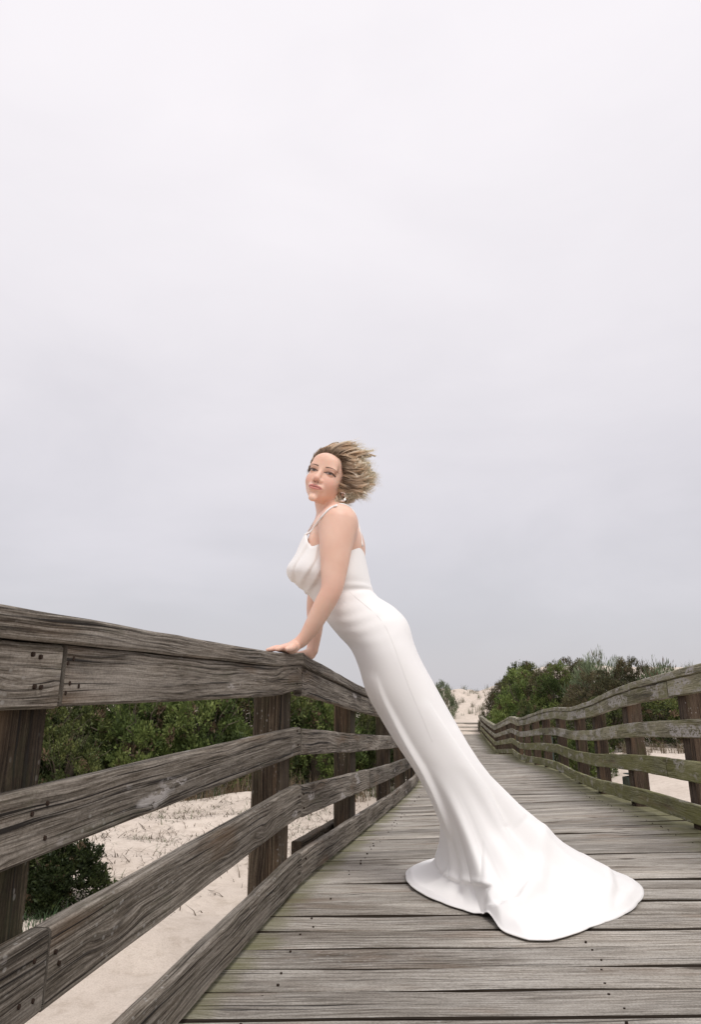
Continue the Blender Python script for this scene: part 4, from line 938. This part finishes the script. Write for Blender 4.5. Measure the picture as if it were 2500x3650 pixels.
# bust drape hanging over the waist panel
bx_, by_ = (px_ / DS, py_ / DS); BP = [(731, 1296), (716, 1325), (700, 1347), (620, 1347), (620, 1190), (731, 1190)]; bd_ = np.full(bx_.shape, 1e9); bi_ = np.zeros(bx_.shape, bool)
for i in range(6):
    (ax, ay), (bx, by) = BP[i - 1], BP[i]; t_ = np.clip(((bx_ - ax) * (bx - ax) + (by_ - ay) * (by - ay)) / ((bx - ax) ** 2 + (by - ay) ** 2), 0, 1)
    if i in (1, 2): bd_ = np.minimum(bd_, np.hypot(bx_ - ax - t_ * (bx - ax), by_ - ay - t_ * (by - ay)))
    bi_ ^= ((ay > by_) != (by > by_)) & (bx_ < (bx - ax) * (by_ - ay) / (by - ay + 1e-12) + ax)
sb_ = np.where(bi_, bd_, -bd_); gw[:nb_] += nrm[:nb_] * (.010 * sstep(sb_, -1.5, 3.5) * np.exp(-np.clip(sb_, 0, None) / 26) * (gw[:nb_, :, 1] < MY))[..., None]
# front panel: the near side of the skirt hangs in front of the trailing back, with a free edge and hem
def project(Z):
    q_ = Z - np.array([0, 0, CAMH]); dp = q_[..., 1] * math.cos(PIT) + q_[..., 2] * math.sin(PIT)
    return (1250 + F * q_[..., 0] / dp) / DS, (1825 - F * (q_[..., 2] * math.cos(PIT) - q_[..., 1] * math.sin(PIT)) / dp) / DS
PAN = [(968, 1640), (974, 1740), (979, 1840), (985, 1930), (993, 1968), (1008, 1990), (1040, 2003), (1113, 2014), (1100, 2045), (1099, 2080), (1130, 2300), (1700, 2300), (1700, 1640)]
gx, gy = project(gw); ds_ = np.full(gx.shape, 1e9); in_ = np.zeros(gx.shape, bool)
for i in range(len(PAN)):
    (ax, ay), (bx, by) = PAN[i - 1], PAN[i]
    t_ = np.clip(((gx - ax) * (bx - ax) + (gy - ay) * (by - ay)) / ((bx - ax) ** 2 + (by - ay) ** 2), 0, 1); dd_ = np.hypot(gx - ax - t_ * (bx - ax), gy - ay - t_ * (by - ay))
    if i not in (0, len(PAN) - 1, len(PAN) - 2): ds_ = np.minimum(ds_, dd_)
    in_ ^= ((ay > gy) != (by > gy)) & (gx < (bx - ax) * (gy - ay) / (by - ay + 1e-12) + ax)
sd2 = np.where(in_, ds_, -ds_); facing = np.clip(-nrm[..., 1] * 2.5 + .4, 0, 1)
lift = (.017 * sstep(sd2, -2.5, 5) + .006 * np.exp(-((sd2 - 9) / 7) ** 2) * in_) * np.exp(-np.clip(sd2, 0, None) / 95) * sstep(gy, 1800, 1930) * (1 - sstep(gy, 2012, 2055))
gw = gw + (nrm * np.array([.6, 1, .25]) + np.array([0, 0, .15])) * (lift * facing)[..., None]
ids = np.arange(nr * NT).reshape(nr, NT)
Qg = np.stack([ids[:-1], np.roll(ids, -1, 1)[:-1], np.roll(ids, -1, 1)[1:], ids[1:]], -1).reshape(-1, 4)
dress = obj('dress', fastmesh('dress', gw.reshape(-1, 3), Qg, M_GOWN, smooth=True), person)
sol = dress.modifiers.new('cloth_thickness', 'SOLIDIFY'); sol.thickness = .0028; sol.offset = -1
# seam along the side and the straps
def on_gown(a, r): 
    i = min(nr - 1, int(r)); k = int(round(a / (2 * np.pi) * NT)) % NT; return gw[i, k] + nrm[i, k] * .0006
sp = [on_gown(1.40 - .35 * f + .55 * f * f, 4.6 * SUB + f * 7.6 * SUB) for f in np.linspace(0, 1, 60)]
sp = [np.mean(sp[max(0, i - 2):i + 3], axis=0) for i in range(60)]
v, f = tube(sp, .0006, 5); obj('side_seam', mesh('side_seam', v, f, M_GOWN, smooth=True), dress)
from mathutils.bvhtree import BVHTree
bvh = BVHTree.FromPolygons([tuple(v) for v in V2], [tuple(q) for q in Q2])
def strap(px, tail, wdt=.0044, first=()):
    pts_ = list(first)
    for x, y in px:
        d = pt(x * DS, y * DS, 1.0) - Vector((0, 0, CAMH)); h = bvh.ray_cast(Vector((0, 0, CAMH)), d.normalized())
        if h[0] is not None: pts_.append(np.array(h[0]) - np.array(d.normalized()) * .003)
    pts_ += [P(*q) for q in tail]
    R_ = catmull(np.array(pts_), 6); v, f = tube(list(R_), wdt, 8); return obj('strap', mesh('strap', v, f, M_GOWN, smooth=True), dress)
sx_, sy_ = project(gw[0])
def hem_pt(x, y, near=True):
    m_ = np.hypot(sx_ - x, sy_ - y) + 1e3 * ((gw[0][:, 1] > MY) == near); return gw[0][int(np.argmin(m_))]
def strap_from(start, px, tail, wdt=.0044): return strap(px, tail, wdt, [start + np.array([0, .002, -.012]), start])
strap_from(hem_pt(699, 1208), [(707, 1206), (717, 1192), (727, 1178), (737, 1166), (747, 1156), (757, 1150), (764, 1147.8)], [(771, 1144.8, 2.545), (778, 1144.6, 2.56), (785, 1146.5, 2.57), (796, 1153, 2.59), (807, 1169, 2.60), (817, 1204, 2.60), (823, 1240, 2.585)])
strap_from(hem_pt(694, 1218, False), [(707, 1196)], [(722, 1172, 2.79), (745, 1152, 2.785), (768, 1155, 2.77), (800, 1190, 2.75), (822, 1240, 2.73)])

# ---- hair: short blonde bob blown back by the wind, dark at the roots
m, t, b = newmat('blonde_hair', .42); b.inputs['Transmission Weight'].default_value = 0.0
at = N(t, 'ShaderNodeAttribute', attribute_name='tint'); t.links.new(at.outputs[0], b.inputs['Base Color']); b.inputs['Specular IOR Level'].default_value = .4
tl_ = N(t, 'ShaderNodeBsdfTranslucent'); t.links.new(at.outputs[0], tl_.inputs[0]); mxs = N(t, 'ShaderNodeMixShader'); mxs.inputs[0].default_value = .42
t.links.new(b.outputs[0], mxs.inputs[1]); t.links.new(tl_.outputs[0], mxs.inputs[2]); t.links.new(mxs.outputs[0], t.nodes['Material Output'].inputs[0])
M_HAIR = m
HV, HQ, HC = [], [], []
hn = 0
def add_hair(V, Q, Cc):
    global hn
    HV.append(np.asarray(V)); HQ.append(np.asarray(Q) + hn); HC.append(np.asarray(Cc)); hn += len(V)
# scalp cap
na, nb2 = 60, 40; V = []; keep = []
for i in range(nb2 + 1):
    for k in range(na):
        a, c = 2 * np.pi * k / na, np.pi * i / nb2
        V.append((math.sin(c) * math.sin(a), math.sin(c) * math.cos(a), math.cos(c)))
V = np.array(V); Ls = V * np.array([78, 96, 88]) + np.array([0, -16, 31])
hairy = (Ls[:, 0] > 66 - .38 * (Ls[:, 2] - 12)) & (Ls[:, 2] > 14) & (Ls[:, 1] < 60) | (Ls[:, 1] < 30) & (Ls[:, 2] > -40) & ~((np.abs(Ls[:, 0]) > 58) & (Ls[:, 1] > -22) & (Ls[:, 2] < 4)) | (Ls[:, 2] > 76 - .12 * np.abs(Ls[:, 0])) & (Ls[:, 1] < 66)
Qc = [(i * na + k, i * na + (k + 1) % na, (i + 1) * na + (k + 1) % na, (i + 1) * na + k) for i in range(nb2) for k in range(na)]
Qc = np.array([q for q in Qc if all(hairy[j] for j in q)])
Wc = HO + Ls @ HB
add_hair(Wc, Qc, np.tile([.24, .165, .11, 1], (len(Wc), 1)))
hg = np.random.default_rng(5)
ROOT, MIDC, TIP = np.array([.21, .14, .092]), np.array([.88, .69, .50]), np.array([.98, .885, .74])
def lock(root, n, end, nstr, spread, curl, rootdark, width=.013, cl=None):
    """one lock: a curved, tapering sheet of hair with streaks, plus a few loose strands round it"""
    L_ = np.linalg.norm(end - root); tdir = (end - root) / L_; m_ = 16
    c1 = root + n * L_ * .28 + tdir * L_ * .22; c2 = root + (end - root) * .72 + n * L_ * .10
    w1 = np.cross(tdir, n); w1 /= np.linalg.norm(w1); w2 = np.cross(w1, tdir); ph = hg.uniform(0, 6.28); fq = hg.uniform(.6, 1.0); tone = hg.normal() * .13
    flip = hg.normal() * .30 + .15
    if cl is not None: ph = 1.6 * cl[4] + hg.normal() * .25; fq = .85 + .12 * cl[5]; flip = .25 + .45 * cl[2] + hg.normal() * .08; w1 = np.array([0, 0, 1.0]) - tdir * tdir[2]; w1 /= np.linalg.norm(w1); w2 = np.cross(tdir, w1)
    f = np.linspace(0, 1, m_)[:, None]; full = end; end = root + (end - root) * hg.uniform(.80, .95)
    base = (1 - f) ** 3 * root + 3 * (1 - f) ** 2 * f * c1 + 3 * (1 - f) * f * f * c2 + f ** 3 * end
    base = base + (w1 * np.cos(ph + 6.28 * fq * f) + w2 * np.sin(ph + 6.28 * fq * f)) * curl * f ** 1.5 + np.array([-.006, 0, .026]) * flip * np.clip(f - .6, 0, 1) ** 2 / .16
    tn = np.gradient(base, axis=0); tn /= np.linalg.norm(tn, axis=1)[:, None]
    sdv = np.cross(tn, n + 0 * tn) ; sdv /= np.linalg.norm(sdv, axis=1)[:, None] + 1e-6; up = np.cross(sdv, tn)
    tw = hg.normal() * .35 * f; sdv, up = sdv * np.cos(tw) + up * np.sin(tw), up * np.cos(tw) - sdv * np.sin(tw)
    nc = 9; wv = width * hg.uniform(.7, 1.35) * (.55 + .6 * np.sin(np.pi * np.clip(f * .8 + .12, 0, 1))) * (1 - f ** 1.7 * .965)
    ks = np.linspace(-1, 1, nc); stk = hg.normal(size=nc) * .12
    V, Cc = [], []
    jit = hg.normal(size=(nc, 3)) * .0008
    for i in range(m_):
        for k_, q in enumerate(ks):
            V.append(base[i] + sdv[i] * q * wv[i, 0] * .5 - up[i] * q * q * wv[i, 0] * .16 + jit[k_] * (1 + 2 * f[i, 0]))
            x = min(1, max(0, f[i, 0] * 1.25 - rootdark + tone + stk[k_]))
            Cc.append(ROOT + (MIDC - ROOT) * x / .45 if x < .45 else MIDC + (TIP - MIDC) * (x - .45) / .55)
    idx_ = np.arange(m_ * nc).reshape(m_, nc)
    add_hair(np.array(V), np.stack([idx_[:-1, :-1], idx_[:-1, 1:], idx_[1:, 1:], idx_[1:, :-1]], -1).reshape(-1, 4), np.column_stack([np.clip(np.array(Cc), 0, .95), np.ones(len(V))]))
    for s_ in range(nstr):
        o1 = sdv[0] * hg.normal() * spread + up[0] * abs(hg.normal()) * spread * .5; o2 = (w1 * hg.normal() + w2 * hg.normal()) * spread * 1.3 + tdir * abs(hg.normal()) * .012
        pts_ = base + o1 + (o2 + (full - end) * 1.25) * f ** 2
        r_ = hg.uniform(.0005, .0009); v, f_ = tube(pts_, [r_ * (1 - .8 * q * q) for q in f[:, 0]], 3, cap=False); v = np.array([tuple(q) for q in v])
        x = np.clip(np.repeat(f[:, 0], 3) * 1.3 - rootdark + tone + hg.normal() * .1, 0, 1)[:, None]
        c = np.where(x < .45, ROOT + (MIDC - ROOT) * x / .45, MIDC + (TIP - MIDC) * (x - .45) / .55)
        add_hair(v, f_, np.column_stack([np.clip(c, 0, .95), np.ones(len(v))]))
WIND = lambda x, y, Y: P(x, y, Y)
SEED = []
while len(SEED) < 26:
    d = hg.normal(size=3); d /= np.linalg.norm(d); l = d * np.array([77, 95, 87]) + np.array([0, -16, 31])
    if l[1] < 40 and l[2] > -45 and l[0] > -60: SEED.append(l)
SEED = np.array(SEED); CLU = hg.normal(size=(26, 6))
k = 0
while k < 250:
    d = hg.normal(size=3); d /= np.linalg.norm(d); l = d * np.array([77, 95, 87]) + np.array([0, -16, 31])
    s_, f_, u_ = l
    ok = (f_ < 34 and u_ > -48 and not (abs(s_) > 55 and f_ > -24 and u_ < 2)) or (u_ > 79 - .12 * abs(s_) and f_ < 62)
    if not ok: continue
    if s_ < -30 and hg.random() < .35: continue
    w_ = HO + l @ HB; n = (d / np.array([77, 95, 87])) @ np.linalg.inv(HB).T; n /= np.linalg.norm(n)
    ci = int(np.argmin(((SEED - np.array([s_, u_, f_])) ** 2).sum(1))); cl = CLU[ci]
    f = np.clip((95 - (.35 * u_ + .65 * SEED[ci, 1])) / 140, 0, 1)   # 0 crown .. 1 nape, shared by the big lock
    nearside = np.clip((s_ + 77) / 154, 0, 1)
    y = 1020 + 122 * f + cl[0] * 8 + hg.normal() * 3.5; x = 803 + 33 * math.sin(math.pi * np.clip(f * .95 + .12, 0, 1)) + cl[1] * 9 + hg.normal() * 5
    if SEED[ci, 2] > 0 and u_ > 70: x -= 10 + 10 * abs(cl[2]); y -= 3
    if f > .85: x -= 24 * (f - .85) / .15; y += 4
    Yd = 2.665 + .11 * (1 - nearside) - .085 * nearside + hg.normal() * .008
    end = P(x, y, Yd)
    if np.linalg.norm(end - w_) > .27: end = w_ + (end - w_) / np.linalg.norm(end - w_) * .27
    lock(w_, n, end, 11, .0055, .018 + .006 * cl[3], hg.uniform(-.38, -.04), .014, cl); k += 1
# the fringe swept up off the forehead and the darker side parting
for k in range(46):
    a = hg.uniform(-1, 1); l = np.array([a * 56, 64 - 34 * a * a + hg.normal() * 2, 79 - 20 * a * a + hg.normal() * 2])
    w_ = HO + l @ HB; e = HO + (np.array([a * 62 + 18, -20 + hg.normal() * 16, 142 - 26 * a * a + hg.normal() * 5])) @ HB
    e = e + np.array([.035 + hg.uniform(0, .05), 0, .004]); n = (np.array([0, .55, .85])) @ HB; n /= np.linalg.norm(n)
    lock(w_, n, e, 2, .004, .004, hg.uniform(-.05, .15))
for k in range(70):
    u_ = hg.uniform(-30, 78); s1 = 67 - .38 * max(u_ - 12, 0); l = np.array([s1, (34 - .10 * (u_ - 10) - (10 if u_ < 0 else 0) if u_ < 12 else -13 + 93 * math.sqrt(max(.02, 1 - ((u_ - 30) / 85) ** 2 - (s1 / 75) ** 2))) - 3 + hg.normal() * 3, u_])
    w_ = HO + l @ HB; f = np.clip((80 - u_) / 120, 0, 1); e = P(800 + 40 * math.sin(2.6 * f) + hg.normal() * 10, 1036 + 92 * f + hg.normal() * 8, 2.585 + hg.normal() * .02)
    n = np.array([.9, .3, .1]) @ HB; n /= np.linalg.norm(n)
    lock(w_, n, e, 3, .0045, hg.uniform(.006, .014), hg.uniform(-.02, .32))
# far temple: hair drawn up and over from behind the forehead
for k in range(34):
    u_ = hg.uniform(-8, 84); l = np.array([-(66 - .0035 * max(u_ - 10, 0) ** 2), 30 + .16 * u_ + hg.normal() * 3, u_])
    w_ = HO + l @ HB; e = HO + np.array([-58 + .55 * max(u_, 0) + hg.normal() * 6, -42 + hg.normal() * 14, min(u_ + 62, 122) + hg.normal() * 5]) @ HB + np.array([.012, 0, 0])
    n = np.array([-.9, .25, .45]) @ HB; n /= np.linalg.norm(n)
    lock(w_, n, e, 2, .003, .004, hg.uniform(-.15, .12))
# short fine hairs that soften the hairline
for k in range(420):
    a = hg.uniform(-1, 1.35)
    if a < 1: l = np.array([a * 60, 64 - 31 * a * a, 78 - 22 * a * a]); d_ = np.array([a * .5 + .25, -.45, .85])
    else: u_ = hg.uniform(-40, 76); s1 = 67 - .38 * max(u_ - 12, 0); l = np.array([s1, 35 - .08 * (u_ - 10) if u_ < 12 else -13 + 93 * math.sqrt(max(.02, 1 - ((u_ - 30) / 85) ** 2 - (s1 / 75) ** 2)), u_]); d_ = np.array([.45, -1.0, .12])
    l = l + hg.normal(size=3) * np.array([3.5, 3, 3.5]); w_ = HO + l @ HB; d_ = d_ @ HB; d_ = d_ / np.linalg.norm(d_); nn_ = (l / np.array([74, 92, 84]) ** 2) @ np.linalg.inv(HB).T; nn_ /= np.linalg.norm(nn_)
    ln = hg.uniform(.018, .040); pts_ = [w_ + d_ * ln * q + nn_ * (.006 * math.sin(2.6 * q)) for q in np.linspace(0, 1, 6)]
    v, f_ = tube(pts_, [.0007, .0008, .0008, .0007, .0005, .0002], 3, cap=False); v = np.array([tuple(q) for q in v])
    add_hair(v, f_, np.tile([*(ROOT * hg.uniform(1.0, 2.2)), 1], (len(v), 1)))
# loose flyaways
for k in range(40):
    d = hg.normal(size=3); d[1] = -abs(d[1]); d /= np.linalg.norm(d); l = d * np.array([77, 95, 87]) + np.array([0, -16, 31]); w_ = HO + l @ HB
    e = P(hg.uniform(815, 854), hg.uniform(1008, 1138), 2.62 + hg.normal() * .05); n = d @ HB; n /= np.linalg.norm(n)
    lock(w_, n, e, 3, .006, hg.uniform(.014, .03), -.1, .0018)
Hq = [q for q in HQ]
me = bpy.data.meshes.new('hair'); allV = np.concatenate(HV); allQ = np.concatenate(Hq)
hair = obj('hair', fastmesh('hair', allV, allQ, M_HAIR, np.concatenate(HC), smooth=True), person)
# earring: open sparkling hoop hanging from the ear on her near side
m, t, b = newmat('silver_crystal', .18); b.inputs['Base Color'].default_value = (.85, .82, .80, 1); b.inputs['Metallic'].default_value = .7
cx, cy = 777, 1127; eY = float(hp(80, 4, -60)[1]) - .012
ep = [P(cx + 6.5 * math.cos(a) + 1.5, cy + 10 * math.sin(a), eY) for a in np.linspace(-2.2, 2.1, 22)]
v, f = tube(ep, [.0045 + .0012 * (i % 2) for i in range(22)], 7); obj('earring', mesh('earring', v, f, m), person)
